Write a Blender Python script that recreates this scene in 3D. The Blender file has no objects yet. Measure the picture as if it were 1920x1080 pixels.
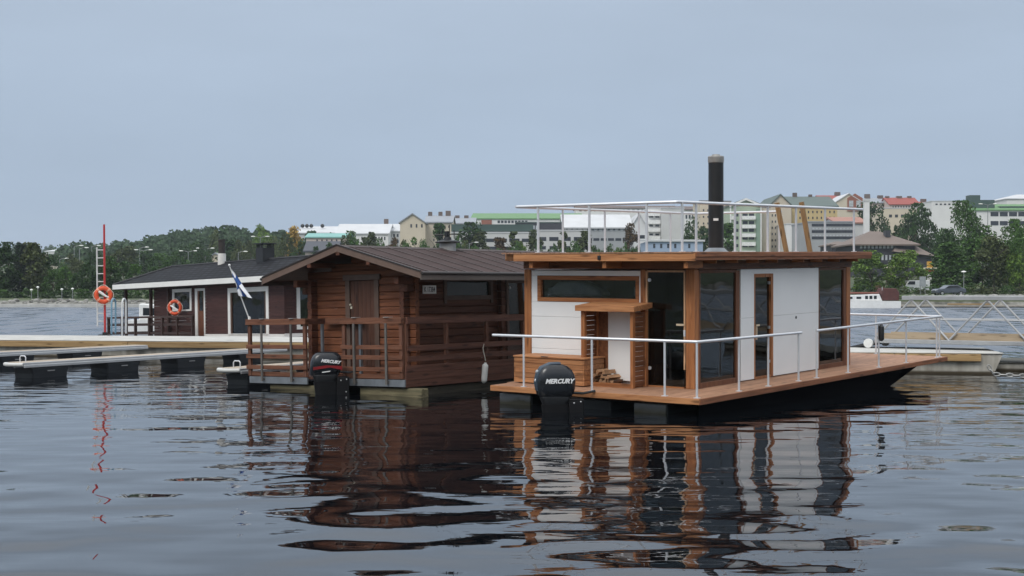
import bpy, bmesh, math, random
from mathutils import Vector, Matrix, Euler, Quaternion
random.seed(7)
rnd = random.Random(11)
WAVE_A, WAVE_B, WAVE_C = .066, .015, .42
HAZE = .00017
C = bpy.context.scene.collection
F, H = 2600.0, 2.45            # focal length in pixels of the 1920 px wide picture, eye height above the water
def at(px, py, Y): return Vector(((px - 960) / F * Y, Y, H - (py - 540) / F * Y))
def xat(px, Y): return (px - 960) / F * Y
def zat(py, Y): return H - (py - 540) / F * Y

# ---------------------------------------------------------------- objects
def thing(name, label, cat, M=None, group=None):
    o = bpy.data.objects.new(name, None); C.objects.link(o)
    o.empty_display_size = .2
    if M is not None: o.matrix_world = M if isinstance(M, Matrix) else Matrix.Translation(M)
    o['label'] = label; o['category'] = cat
    if group: o['group'] = group
    return o
def tag(o, label, cat, group=None):
    o['label'] = label; o['category'] = cat
    if group: o['group'] = group
    return o
def copy_tree(o, parent=None):
    c = o.copy(); C.objects.link(c); c.parent = parent
    for ch in [x for x in C.objects if x.parent == o]: copy_tree(ch, c)
    return c
class MB:
    def __init__(s): s.v = []; s.f = []; s.mi = []; s.cur = 0
    def add(s, vs, fs):
        n = len(s.v); s.v += [tuple(p) for p in vs]; s.f += [tuple(i + n for i in f) for f in fs]; s.mi += [s.cur] * len(fs)
        return s
    def box(s, a, b, M=None):
        x0, x1 = sorted((a[0], b[0])); y0, y1 = sorted((a[1], b[1])); z0, z1 = sorted((a[2], b[2]))
        vs = [Vector((x, y, z)) for z in (z0, z1) for y in (y0, y1) for x in (x0, x1)]
        if M is not None: vs = [M @ p for p in vs]
        return s.add(vs, [(0, 2, 3, 1), (4, 5, 7, 6), (0, 1, 5, 4), (2, 6, 7, 3), (0, 4, 6, 2), (1, 3, 7, 5)])
    def ring(s, c, x, y, r, n): return [c + (x * math.cos(2 * math.pi * i / n) + y * math.sin(2 * math.pi * i / n)) * r for i in range(n)]
    def tube(s, pts, r, n=8, closed=False, r1=None):
        pts = [Vector(p) for p in pts]; rings = []; m = len(pts); up = None
        for i, p in enumerate(pts):
            if closed: t = (pts[(i + 1) % m] - pts[i - 1]).normalized()
            else: t = ((pts[min(i + 1, m - 1)] - p).normalized() + (p - pts[max(i - 1, 0)]).normalized()).normalized()
            if up is None: up = Vector((0, 0, 1)) if abs(t.z) < .9 else Vector((1, 0, 0))
            x = t.cross(up).normalized(); y = x.cross(t).normalized(); up = y
            rr = r if r1 is None else r + (r1 - r) * i / max(1, m - 1)
            rings.append(s.ring(p, x, y, rr, n))
        vs = [q for g in rings for q in g]; fs = []
        for i in range(m if closed else m - 1):
            a, b = i * n, ((i + 1) % m) * n
            fs += [(a + k, a + (k + 1) % n, b + (k + 1) % n, b + k) for k in range(n)]
        if not closed: fs += [tuple(range(n))[::-1], tuple((m - 1) * n + k for k in range(n))]
        return s.add(vs, fs)
    def lathe(s, prof, c=(0, 0, 0), n=16, M=None):
        c = Vector(c); vs = []; fs = []
        for r, z in prof:
            vs += [c + Vector((r * math.cos(2 * math.pi * i / n), r * math.sin(2 * math.pi * i / n), z)) for i in range(n)]
        if M is not None: vs = [M @ p for p in vs]
        for i in range(len(prof) - 1):
            fs += [(i * n + k, i * n + (k + 1) % n, (i + 1) * n + (k + 1) % n, (i + 1) * n + k) for k in range(n)]
        fs += [tuple(range(n))[::-1], tuple((len(prof) - 1) * n + k for k in range(n))]
        return s.add(vs, fs)
    def prism(s, poly, axis, a, b, M=None):
        # poly: 2D outline in the two other axes (in order), extruded along axis from a to b
        def P(p, t):
            q = list(p); q.insert(axis, t); return Vector(q)
        n = len(poly); vs = [P(p, a) for p in poly] + [P(p, b) for p in poly]
        if M is not None: vs = [M @ p for p in vs]
        fs = [tuple(range(n))[::-1], tuple(range(n, 2 * n))] + [(i, (i + 1) % n, n + (i + 1) % n, n + i) for i in range(n)]
        return s.add(vs, fs)
    def ell(s, c, r, n=10, m=7, M=None):
        c = Vector(c); r = Vector(r) if hasattr(r, '__len__') else Vector((r, r, r))
        prof = [(max(1e-4, math.sin(math.pi * j / m)), -math.cos(math.pi * j / m)) for j in range(m + 1)]
        vs = []; fs = []
        for a, z in prof: vs += [c + Vector((r.x * a * math.cos(2 * math.pi * i / n), r.y * a * math.sin(2 * math.pi * i / n), r.z * z)) for i in range(n)]
        if M is not None: vs = [M @ p for p in vs]
        for i in range(m): fs += [(i * n + k, i * n + (k + 1) % n, (i + 1) * n + (k + 1) % n, (i + 1) * n + k) for k in range(n)]
        return s.add(vs, fs)
    def mesh(s, name, mat, smooth=False, bevel=0, fix=True):
        me = bpy.data.meshes.new(name); me.from_pydata(s.v, [], s.f)
        mats = mat if isinstance(mat, (list, tuple)) else [mat]
        for m in mats: me.materials.append(m)
        if len(mats) > 1: me.polygons.foreach_set('material_index', s.mi)
        if fix or bevel:
            bm = bmesh.new(); bm.from_mesh(me)
            if fix: bmesh.ops.recalc_face_normals(bm, faces=bm.faces)
            if bevel: bmesh.ops.bevel(bm, geom=[e for e in bm.edges if len(e.link_faces) == 2 and e.calc_face_angle(0) > .5], offset=bevel, segments=1, affect='EDGES', clamp_overlap=True)
            bm.to_mesh(me); bm.free()
        if smooth:
            me.polygons.foreach_set('use_smooth', [True] * len(me.polygons))
            try: me.set_sharp_from_angle(angle=math.radians(38))
            except Exception: pass
        me.update(); return me
    def build(s, name, mat, parent=None, smooth=False, bevel=0, fix=True, loc=None):
        o = bpy.data.objects.new(name, s.mesh(name, mat, smooth, bevel, fix)); C.objects.link(o)
        if parent is not None: o.parent = parent
        if loc is not None: o.location = loc
        return o
def frame(P, theta, su, sv):
    t = math.radians(theta)
    U = Vector((math.sin(t), math.cos(t), su)).normalized(); V = Vector((-math.cos(t), math.sin(t), sv))
    W = U.cross(V).normalized(); V = W.cross(U)
    M = Matrix((U, V, W)).transposed().to_4x4(); M.translation = Vector(P); return M
def text_obj(name, string, size, mat, parent, M, shear=0, bold=.0, ext=.002, sx=1.0):
    cu = bpy.data.curves.new('lettering', 'FONT'); cu.body = string; cu.size = size; cu.shear = shear; cu.offset = bold; cu.extrude = ext
    cu.align_x = 'CENTER'; cu.align_y = 'CENTER'; cu.resolution_u = 3
    t = bpy.data.objects.new('lettering', cu); C.objects.link(t)
    me = bpy.data.meshes.new_from_object(t.evaluated_get(bpy.context.evaluated_depsgraph_get()))
    bpy.data.objects.remove(t); bpy.data.curves.remove(cu)
    me.transform(M @ Matrix.Diagonal((sx, 1, 1, 1))); me.materials.clear(); me.materials.append(mat)
    o = bpy.data.objects.new(name, me); C.objects.link(o); o.parent = parent; return o

# ---------------------------------------------------------------- materials
MATS = {}
def srgb(r, g, b):
    f = lambda c: (c / 255 / 12.92) if c / 255 <= .04045 else ((c / 255 + .055) / 1.055) ** 2.4
    return (f(r), f(g), f(b), 1)
def nm(name):
    m = bpy.data.materials.new(name); m.use_nodes = True; nt = m.node_tree
    return m, nt, nt.nodes, nt.links, nt.nodes['Principled BSDF']
def plain(name, col, rough=.6, metal=0, var=.12, scale=3.0, bump=0, spec=.5, isl=0, algae=0):
    """a colour with soft mottling, optional grain bump and a small change from piece to piece"""
    if name in MATS: return MATS[name]
    m, nt, N, L, b = nm(name); c = col if len(col) == 4 else (*col, 1)
    tc = N.new('ShaderNodeTexCoord'); no = N.new('ShaderNodeTexNoise'); no.inputs['Scale'].default_value = scale; no.inputs['Detail'].default_value = 6
    L.new(tc.outputs['Object'], no.inputs['Vector'])
    mr = N.new('ShaderNodeMapRange'); mr.inputs[1].default_value = .3; mr.inputs[2].default_value = .7; mr.inputs[3].default_value = 1 - var; mr.inputs[4].default_value = 1 + var
    L.new(no.outputs[0], mr.inputs[0]); v = mr.outputs[0]
    if isl:
        g = N.new('ShaderNodeNewGeometry'); m2 = N.new('ShaderNodeMapRange'); m2.inputs[3].default_value = 1 - isl; m2.inputs[4].default_value = 1 + isl
        L.new(g.outputs['Random Per Island'], m2.inputs[0]); mu = N.new('ShaderNodeMath'); mu.operation = 'MULTIPLY'; L.new(v, mu.inputs[0]); L.new(m2.outputs[0], mu.inputs[1]); v = mu.outputs[0]
    vm = N.new('ShaderNodeVectorMath'); vm.operation = 'SCALE'; vm.inputs[0].default_value = c[:3]; L.new(v, vm.inputs['Scale']); L.new(vm.outputs[0], b.inputs['Base Color'])
    if algae:
        ge = N.new('ShaderNodeNewGeometry'); sz_ = N.new('ShaderNodeSeparateXYZ'); L.new(ge.outputs['Position'], sz_.inputs[0]); ad = N.new('ShaderNodeMath'); ad.operation = 'MULTIPLY_ADD'; L.new(no.outputs[0], ad.inputs[0]); ad.inputs[1].default_value = -.25; L.new(sz_.outputs['Z'], ad.inputs[2])
        ra = N.new('ShaderNodeMapRange'); ra.inputs[1].default_value = -.09; ra.inputs[2].default_value = .02; L.new(ad.outputs[0], ra.inputs[0]); ma = N.new('ShaderNodeMix'); ma.data_type = 'RGBA'; L.new(ra.outputs[0], ma.inputs[0]); ma.inputs[6].default_value = (.04, .036, .018, 1); L.new(vm.outputs[0], ma.inputs[7]); L.new(ma.outputs[2], b.inputs['Base Color'])
    b.inputs['Roughness'].default_value = rough; b.inputs['Metallic'].default_value = metal; b.inputs['Specular IOR Level'].default_value = spec
    if bump:
        bu = N.new('ShaderNodeBump'); bu.inputs['Strength'].default_value = .5; bu.inputs['Distance'].default_value = bump; L.new(no.outputs[0], bu.inputs['Height']); L.new(bu.outputs[0], b.inputs['Normal'])
    MATS[name] = m; return m
def wood(name, light, dark, axis='u', rough=.6, isl=.22, grain=1.0, stain=0, stain_col=(.05, .04, .03)):
    """sawn timber: grain streaks along one axis, knots, each board its own tone"""
    if name in MATS: return MATS[name]
    m, nt, N, L, b = nm(name)
    tc = N.new('ShaderNodeTexCoord'); mp = N.new('ShaderNodeMapping'); s = {'u': (.5, 9, 9), 'v': (9, .5, 9), 'w': (9, 9, .5)}[axis]
    mp.inputs['Scale'].default_value = [k * grain for k in s]; L.new(tc.outputs['Object'], mp.inputs['Vector'])
    no = N.new('ShaderNodeTexNoise'); no.inputs['Scale'].default_value = 2.2; no.inputs['Detail'].default_value = 8; no.inputs['Roughness'].default_value = .65; no.inputs['Distortion'].default_value = .6
    L.new(mp.outputs[0], no.inputs['Vector'])
    r = N.new('ShaderNodeValToRGB'); r.color_ramp.elements[0].position = .33; r.color_ramp.elements[0].color = (*dark, 1); r.color_ramp.elements[1].position = .62; r.color_ramp.elements[1].color = (*light, 1)
    L.new(no.outputs[0], r.inputs[0])
    kn = N.new('ShaderNodeTexVoronoi'); kn.inputs['Scale'].default_value = 1.0; mk = N.new('ShaderNodeMapping'); sk = {'u': (1.6, 7, 7), 'v': (7, 1.6, 7), 'w': (7, 7, 1.6)}[axis]
    mk.inputs['Scale'].default_value = sk; L.new(tc.outputs['Object'], mk.inputs['Vector']); L.new(mk.outputs[0], kn.inputs['Vector'])
    kr = N.new('ShaderNodeMapRange'); kr.inputs[1].default_value = .1; kr.inputs[2].default_value = .24; kr.inputs[3].default_value = .45; kr.inputs[4].default_value = 1; L.new(kn.outputs[0], kr.inputs[0])
    g = N.new('ShaderNodeNewGeometry'); m2 = N.new('ShaderNodeMapRange'); m2.inputs[3].default_value = 1 - isl; m2.inputs[4].default_value = 1 + isl; L.new(g.outputs['Random Per Island'], m2.inputs[0])
    mu = N.new('ShaderNodeMath'); mu.operation = 'MULTIPLY'; L.new(kr.outputs[0], mu.inputs[0]); L.new(m2.outputs[0], mu.inputs[1])
    vm = N.new('ShaderNodeVectorMath'); vm.operation = 'SCALE'; L.new(r.outputs[0], vm.inputs[0]); L.new(mu.outputs[0], vm.inputs['Scale']); out = vm.outputs[0]
    if stain:
        n2 = N.new('ShaderNodeTexNoise'); n2.inputs['Scale'].default_value = 1.3; n2.inputs['Detail'].default_value = 5; L.new(tc.outputs['Object'], n2.inputs['Vector'])
        m3 = N.new('ShaderNodeMapRange'); m3.inputs[1].default_value = .45; m3.inputs[2].default_value = .75; m3.inputs[4].default_value = stain; L.new(n2.outputs[0], m3.inputs[0])
        mx = N.new('ShaderNodeMix'); mx.data_type = 'RGBA'; L.new(m3.outputs[0], mx.inputs[0]); L.new(out, mx.inputs[6]); mx.inputs[7].default_value = (*stain_col, 1); out = mx.outputs[2]
    L.new(out, b.inputs['Base Color']); b.inputs['Roughness'].default_value = rough; b.inputs['Specular IOR Level'].default_value = .3
    bu = N.new('ShaderNodeBump'); bu.inputs['Strength'].default_value = .4; bu.inputs['Distance'].default_value = .01; L.new(no.outputs[0], bu.inputs['Height']); L.new(bu.outputs[0], b.inputs['Normal'])
    MATS[name] = m; return m
def glass(name, tint=(.75, .78, .78), boost=1.0, wob=0):
    if name in MATS: return MATS[name]
    m = bpy.data.materials.new(name); m.use_nodes = True; nt = m.node_tree; N = nt.nodes; L = nt.links; N.clear()
    o = N.new('ShaderNodeOutputMaterial'); mx = N.new('ShaderNodeMixShader'); t = N.new('ShaderNodeBsdfTransparent'); g = N.new('ShaderNodeBsdfGlossy'); fr = N.new('ShaderNodeFresnel')
    t.inputs[0].default_value = (*tint, 1); g.inputs['Roughness'].default_value = .01; g.inputs['Color'].default_value = (.9, .93, .95, 1); fr.inputs[0].default_value = 1.5
    mu = N.new('ShaderNodeMath'); mu.operation = 'MULTIPLY'; mu.inputs[1].default_value = boost; mu.use_clamp = True
    L.new(fr.outputs[0], mu.inputs[0]); L.new(mu.outputs[0], mx.inputs[0]); L.new(t.outputs[0], mx.inputs[1]); L.new(g.outputs[0], mx.inputs[2]); L.new(mx.outputs[0], o.inputs[0])
    if wob:
        tc = N.new('ShaderNodeTexCoord'); no = N.new('ShaderNodeTexNoise'); no.inputs['Scale'].default_value = 1.4; no.inputs['Detail'].default_value = 1; L.new(tc.outputs['Object'], no.inputs['Vector'])
        bu = N.new('ShaderNodeBump'); bu.inputs['Distance'].default_value = wob; L.new(no.outputs[0], bu.inputs['Height']); L.new(bu.outputs[0], g.inputs['Normal'])
    MATS[name] = m; return m
def leaf(name, col, var=.45):
    if name in MATS: return MATS[name]
    m, nt, N, L, b = nm(name)
    g = N.new('ShaderNodeNewGeometry'); oi = N.new('ShaderNodeObjectInfo')
    mr = N.new('ShaderNodeMapRange'); mr.inputs[3].default_value = 1 - var; mr.inputs[4].default_value = 1 + var; L.new(g.outputs['Random Per Island'], mr.inputs[0])
    m2 = N.new('ShaderNodeMapRange'); m2.inputs[3].default_value = .8; m2.inputs[4].default_value = 1.2; L.new(oi.outputs['Random'], m2.inputs[0])
    mu = N.new('ShaderNodeMath'); mu.operation = 'MULTIPLY'; L.new(mr.outputs[0], mu.inputs[0]); L.new(m2.outputs[0], mu.inputs[1])
    vm = N.new('ShaderNodeVectorMath'); vm.operation = 'SCALE'; vm.inputs[0].default_value = col; L.new(mu.outputs[0], vm.inputs['Scale'])
    L.new(vm.outputs[0], b.inputs['Base Color']); b.inputs['Roughness'].default_value = .7; b.inputs['Specular IOR Level'].default_value = .2
    MATS[name] = m; return m

ALU = plain('brushed_aluminium', srgb(212, 214, 218), .36, .35, .05, 6)
GALV = plain('galvanised_steel', srgb(128, 133, 138), .5, .5, .15, 5)
WHITE = plain('white_painted_board', (.80, .805, .80), .5, 0, .03, 1.2, isl=.012)
BLACK = plain('black_plastic', (.012, .013, .015), .45, 0, .2, 4)
RUBBER = plain('black_float_plastic', (.014, .016, .019), .42, 0, .3, 2, bump=.004)
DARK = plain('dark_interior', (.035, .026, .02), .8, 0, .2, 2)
PANE = glass('window_glass')
CONC = None

# ---------------------------------------------------------------- world, sun, camera
sc = bpy.context.scene
w = bpy.data.worlds.new('World'); sc.world = w; w.use_nodes = True; nt = w.node_tree; N = nt.nodes; L = nt.links
bg = N['Background']; bg.inputs['Strength'].default_value = .1
sky = N.new('ShaderNodeTexSky'); sky.sky_type = 'NISHITA'; sky.sun_disc = False
SUN_EL, SUN_AZ = math.radians(48), math.radians(215)     # compass-like: clockwise from +Y; behind the viewer, a little to the left
sky.sun_elevation = SUN_EL; sky.sun_rotation = SUN_AZ; sky.air_density = 1; sky.dust_density = 2; sky.ozone_density = 1
tc = N.new('ShaderNodeTexCoord'); sep = N.new('ShaderNodeSeparateXYZ'); L.new(tc.outputs['Generated'], sep.inputs[0])
ramp = N.new('ShaderNodeValToRGB'); L.new(sep.outputs['Z'], ramp.inputs[0])     # overcast sheet: paler and brighter towards the zenith
els = ramp.color_ramp.elements
els[0].position = 0.0; els[0].color = (4.0, 4.95, 6.25, 1)
els[1].position = 1.0; els[1].color = (16.0, 16.4, 16.9, 1)
for p, c in ((.06, (3.90, 4.88, 6.26)), (.13, (4.05, 4.98, 6.28)), (.20, (4.3, 5.2, 6.45)), (.45, (9.8, 10.4, 11.2))):
    e = els.new(p); e.color = (*c, 1)
mpg = N.new('ShaderNodeMapping'); mpg.inputs['Scale'].default_value = (2.2, 2.2, 9); L.new(tc.outputs['Generated'], mpg.inputs['Vector'])
cn = N.new('ShaderNodeTexNoise'); cn.inputs['Scale'].default_value = 1.6; cn.inputs['Detail'].default_value = 5; cn.inputs['Roughness'].default_value = .5; L.new(mpg.outputs[0], cn.inputs['Vector'])
cm = N.new('ShaderNodeMapRange'); cm.inputs[1].default_value = .3; cm.inputs[2].default_value = .7; cm.inputs[3].default_value = .95; cm.inputs[4].default_value = 1.05; L.new(cn.outputs[0], cm.inputs[0])
vs = N.new('ShaderNodeVectorMath'); vs.operation = 'SCALE'; L.new(ramp.outputs[0], vs.inputs[0]); L.new(cm.outputs[0], vs.inputs['Scale'])
mix = N.new('ShaderNodeMix'); mix.data_type = 'RGBA'; mix.inputs[0].default_value = .94; L.new(sky.outputs[0], mix.inputs[6]); L.new(vs.outputs[0], mix.inputs[7])
L.new(mix.outputs[2], bg.inputs['Color'])
sl = bpy.data.lights.new('sun', 'SUN'); sl.energy = 1.5; sl.angle = math.radians(25); sl.color = (1, .96, .9)
so = bpy.data.objects.new('sun', sl); C.objects.link(so)
sd = Vector((math.sin(SUN_AZ) * math.cos(SUN_EL), math.cos(SUN_AZ) * math.cos(SUN_EL), math.sin(SUN_EL)))
so.rotation_euler = (-sd).to_track_quat('-Z', 'Y').to_euler()
cam = bpy.data.cameras.new('camera'); co = bpy.data.objects.new('camera', cam); C.objects.link(co)
co.location = (0, 0, H); co.rotation_euler = (math.radians(90), 0, 0); cam.sensor_width = 36; cam.lens = 36 * F / 1920; cam.clip_end = 9000; cam.clip_start = .1
sc.camera = co
sc.view_settings.view_transform = 'Standard'; sc.view_settings.look = 'None'; sc.view_settings.exposure = .06; sc.view_settings.gamma = 1
sc.cycles.max_bounces = 10; sc.cycles.transparent_max_bounces = 12; sc.cycles.caustics_reflective = True; sc.cycles.sample_clamp_indirect = 4; sc.cycles.caustics_refractive = False

# ---------------------------------------------------------------- water
m, nt, N, L, b = nm('lake_water')
wmx = N.new('ShaderNodeMix'); wmx.data_type = 'RGBA'; wmx.inputs[6].default_value = (.003, .004, .0055, 1); wmx.inputs[7].default_value = (.02, .04, .075, 1); L.new(wmx.outputs[2], b.inputs['Base Color'])  # far water bluer: sky reflection partly put into its base colour
geo = N.new('ShaderNodeNewGeometry'); sp = N.new('ShaderNodeSeparateXYZ'); L.new(geo.outputs['Position'], sp.inputs[0])
def wnoise(scale, detail, rough=.5, stretch=(1, 1, 1), dist=0):
    mp = N.new('ShaderNodeMapping'); mp.inputs['Scale'].default_value = stretch; L.new(geo.outputs['Position'], mp.inputs['Vector'])
    n = N.new('ShaderNodeTexNoise'); n.inputs['Scale'].default_value = scale; n.inputs['Detail'].default_value = detail; n.inputs['Roughness'].default_value = rough; n.inputs['Distortion'].default_value = dist
    L.new(mp.outputs[0], n.inputs['Vector']); return n.outputs[0]
def mth(op, a, b_):
    k = N.new('ShaderNodeMath'); k.operation = op
    for i, x in enumerate((a, b_)):
        if isinstance(x, (int, float)): k.inputs[i].default_value = x
        else: L.new(x, k.inputs[i])
    return k.outputs[0]
def rng(v, a, b_, c, d):
    k = N.new('ShaderNodeMapRange'); k.interpolation_type = 'SMOOTHSTEP'; L.new(v, k.inputs[0])
    for i, x in enumerate((a, b_, c, d)): k.inputs[i + 1].default_value = x
    return k.outputs[0]
swell = mth('MULTIPLY', mth('MULTIPLY', wnoise(.95, .6, .4, (.8, 1.0, 1)), WAVE_A), rng(sp.outputs['Y'], 13, 22, 1.38, .55))
rip = mth('MULTIPLY', wnoise(2.6, 1.0, .4, (.55, 1.15, 1)), WAVE_B)
patch = rng(wnoise(.09, 1), .4, .62, .25, 1.0)
rip = mth('MULTIPLY', rip, patch)
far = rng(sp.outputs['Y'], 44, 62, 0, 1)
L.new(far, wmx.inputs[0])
near = rng(sp.outputs['Y'], 13, 26, .35, 1.3)
chop = mth('MULTIPLY', mth('MULTIPLY', wnoise(.5, 3.0, .65, (1.1, .42, 1)), WAVE_C), far)
gust = rng(wnoise(1.0, 3.0, .6, (.75, .13, 1)), .36, .64, .10, .50); L.new(mth('ADD', mth('MULTIPLY', gust, far), .015), b.inputs['Roughness']); L.new(rng(sp.outputs['Y'], 44, 62, 1.48, 2.5), b.inputs['IOR'])
fine = mth('MULTIPLY', mth('MULTIPLY', wnoise(9.0, 1.0, .5, (.5, 1.1, 1)), .0011), patch)
hgt = mth('ADD', mth('ADD', mth('ADD', swell, fine), mth('MULTIPLY', rip, near)), chop)
bu = N.new('ShaderNodeBump'); bu.inputs['Strength'].default_value = 1; bu.inputs['Distance'].default_value = 1; L.new(hgt, bu.inputs['Height']); L.new(bu.outputs[0], b.inputs['Normal'])
WATER = m
wb = MB(); wb.add([(-2500, -300, 0), (2500, -300, 0), (2500, 400, 0), (-2500, 400, 0)], [(0, 1, 2, 3)])
o = wb.build('water', WATER); o['kind'] = 'structure'

# ---------------------------------------------------------------- ground: one sheet, the shore all round, hills beyond
COLS = [-2900, -1200, -400, 0, 200, 400, 560, 750, 900, 1100, 1300, 1500, 1700, 1900, 2400, 3200, 4800]
ROWS = [(176, [-1.6] * 17), (177.2, [.35] * 11 + [.5, .9, .9, .9, .9, .9]), (181, [.6] * 11 + [.8, 1.2, 1.2, 1.2, 1.2, 1.2]), (190, [.75] * 11 + [1.2, 1.5, 1.5, 1.5, 1.5, 1.5]),
        (230, [1.2] * 11 + [1.7, 2.0, 2.2, 2.2, 2.0, 2.0]), (300, [3, 2, 2, 2, 3, 5, 4, 4, 4, 4, 4, 4.5, 5, 5.5, 5, 4, 3]),
        (400, [6, 4, 4, 4, 5, 7, 7, 8, 9, 9, 9, 10, 12, 12, 12, 8, 6]), (600, [10, 8, 8, 8, 10, 18, 15, 17, 19, 19, 19, 21, 27, 27, 25, 18, 12]),
        (900, [14, 14, 14, 14, 16, 22, 19, 22, 26, 26, 27, 30, 36, 36, 34, 24, 16]), (1400, [30, 34, 34, 34, 33, 33, 24, 24, 26, 26, 27, 30, 36, 36, 34, 24, 20]), (2600, [26] * 17)]
def ground(px, Y):
    px = min(max(px, COLS[0]), COLS[-1] - .01); Y = min(max(Y, 176), 2599)
    i = max(k for k in range(len(COLS)) if COLS[k] <= px); i = min(i, len(COLS) - 2); t = (px - COLS[i]) / (COLS[i + 1] - COLS[i])
    j = max(k for k in range(len(ROWS)) if ROWS[k][0] <= Y); j = min(j, len(ROWS) - 2); s = (Y - ROWS[j][0]) / (ROWS[j + 1][0] - ROWS[j][0])
    f = lambda r: r[i] + (r[i + 1] - r[i]) * t
    return f(ROWS[j][1]) * (1 - s) + f(ROWS[j + 1][1]) * s
m, nt, N, L, b = nm('grassy_ground')
tcg = N.new('ShaderNodeNewGeometry'); n1 = N.new('ShaderNodeTexNoise'); n1.inputs['Scale'].default_value = .06; n1.inputs['Detail'].default_value = 8; L.new(tcg.outputs['Position'], n1.inputs['Vector'])
r1 = N.new('ShaderNodeValToRGB'); r1.color_ramp.elements[0].position = .35; r1.color_ramp.elements[0].color = (.028, .042, .016, 1); r1.color_ramp.elements[1].position = .65; r1.color_ramp.elements[1].color = (.075, .095, .035, 1); L.new(n1.outputs[0], r1.inputs[0])
n2 = N.new('ShaderNodeTexNoise'); n2.inputs['Scale'].default_value = .9; n2.inputs['Detail'].default_value = 8; L.new(tcg.outputs['Position'], n2.inputs['Vector'])
r2 = N.new('ShaderNodeValToRGB'); r2.color_ramp.elements[0].position = .35; r2.color_ramp.elements[0].color = (.09, .09, .075, 1); r2.color_ramp.elements[1].position = .66; r2.color_ramp.elements[1].color = (.30, .29, .26, 1); L.new(n2.outputs[0], r2.inputs[0])
sz = N.new('ShaderNodeSeparateXYZ'); L.new(tcg.outputs['Position'], sz.inputs[0])
bk = N.new('ShaderNodeMapRange'); bk.inputs[1].default_value = .62; bk.inputs[2].default_value = .8; L.new(sz.outputs['Z'], bk.inputs[0])
mxg = N.new('ShaderNodeMix'); mxg.data_type = 'RGBA'; L.new(bk.outputs[0], mxg.inputs[0]); L.new(r2.outputs[0], mxg.inputs[6]); L.new(r1.outputs[0], mxg.inputs[7]); L.new(mxg.outputs[2], b.inputs['Base Color'])
b.inputs['Roughness'].default_value = .95
GROUND = m
gb = MB(); NA = 240; vs_ = []
for k in range(NA):
    ph = -math.pi + 2 * math.pi * k / NA; a = abs(ph); c50 = math.radians(50)
    for Y, row in ROWS:
        if a <= c50: r = Y / math.cos(ph); z = ground(960 + F * math.tan(ph), Y)
        else:
            t = min(1, (a - c50) / math.radians(75)); t = t * t * (3 - 2 * t); r0 = 176 / math.cos(c50)
            rf = Y / math.cos(c50); rb = 2.2 + (Y - 176) * (.7 if Y < 400 else 1); r = rf * (1 - t) + rb * t
            zf = ground(960 + F * math.tan(math.copysign(c50, ph)), Y); zb = {176: -1.6, 177.2: .7, 181: .85, 190: 1.0, 230: 5}.get(Y, min(24, 8 + Y * .03)); z = zf * (1 - t) + zb * t
        vs_.append((r * math.sin(ph), r * math.cos(ph), z))
nr = len(ROWS)
gb.add(vs_, [(k * nr + j, k * nr + j + 1, ((k + 1) % NA) * nr + j + 1, ((k + 1) % NA) * nr + j) for k in range(NA) for j in range(nr - 1)])
o = gb.build('ground', GROUND, smooth=True); o['kind'] = 'structure'
# ---------------------------------------------------------------- timber and metal used on the boats
PINE = dict(light=(.36, .148, .056), dark=(.18, .064, .022))
PU, PV, PW = (wood('stained_pine_' + a, **PINE, axis=k) for a, k in (('lengthwise', 'u'), ('crosswise', 'v'), ('upright', 'w')))
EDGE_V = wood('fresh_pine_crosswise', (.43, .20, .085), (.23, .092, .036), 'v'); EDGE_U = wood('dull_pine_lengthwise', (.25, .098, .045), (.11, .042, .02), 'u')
DECK = wood('deck_board', (.40, .225, .14), (.24, .125, .072), 'u', .7, .12)
RAFT = wood('dark_brown_rafter_wood', (.13, .052, .022), (.06, .024, .011), 'u')  # dark brown timber for joists, side beam and bench
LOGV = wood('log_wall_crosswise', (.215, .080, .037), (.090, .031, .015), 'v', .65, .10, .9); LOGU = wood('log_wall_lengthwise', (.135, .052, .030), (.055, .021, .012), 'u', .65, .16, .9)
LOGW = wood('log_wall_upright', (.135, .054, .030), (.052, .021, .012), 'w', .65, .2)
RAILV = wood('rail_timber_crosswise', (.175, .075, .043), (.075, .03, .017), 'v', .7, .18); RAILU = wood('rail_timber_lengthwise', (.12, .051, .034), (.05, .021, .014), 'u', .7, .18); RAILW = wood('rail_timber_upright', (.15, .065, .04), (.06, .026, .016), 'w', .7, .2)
TRIM = plain('grey_brown_trim', (.105, .065, .048), .6, 0, .15, 5); DOORM = wood('door_boards', (.10, .045, .028), (.055, .023, .015), 'w', .6, .15)
BALK = wood('weathered_float_log', (.18, .155, .09), (.085, .072, .042), 'v', .85, .2, 1, .6, (.05, .055, .03)); BALKU = wood('weathered_hull_beam', (.07, .06, .045), (.03, .027, .02), 'u', .85, .2)
ROOFM = plain('brown_roof_felt', (.050, .032, .030), .75, 0, .22, 2.2, isl=.10, spec=.15)
def dashed_box(mb, a, b): mb.box(a, b)

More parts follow.
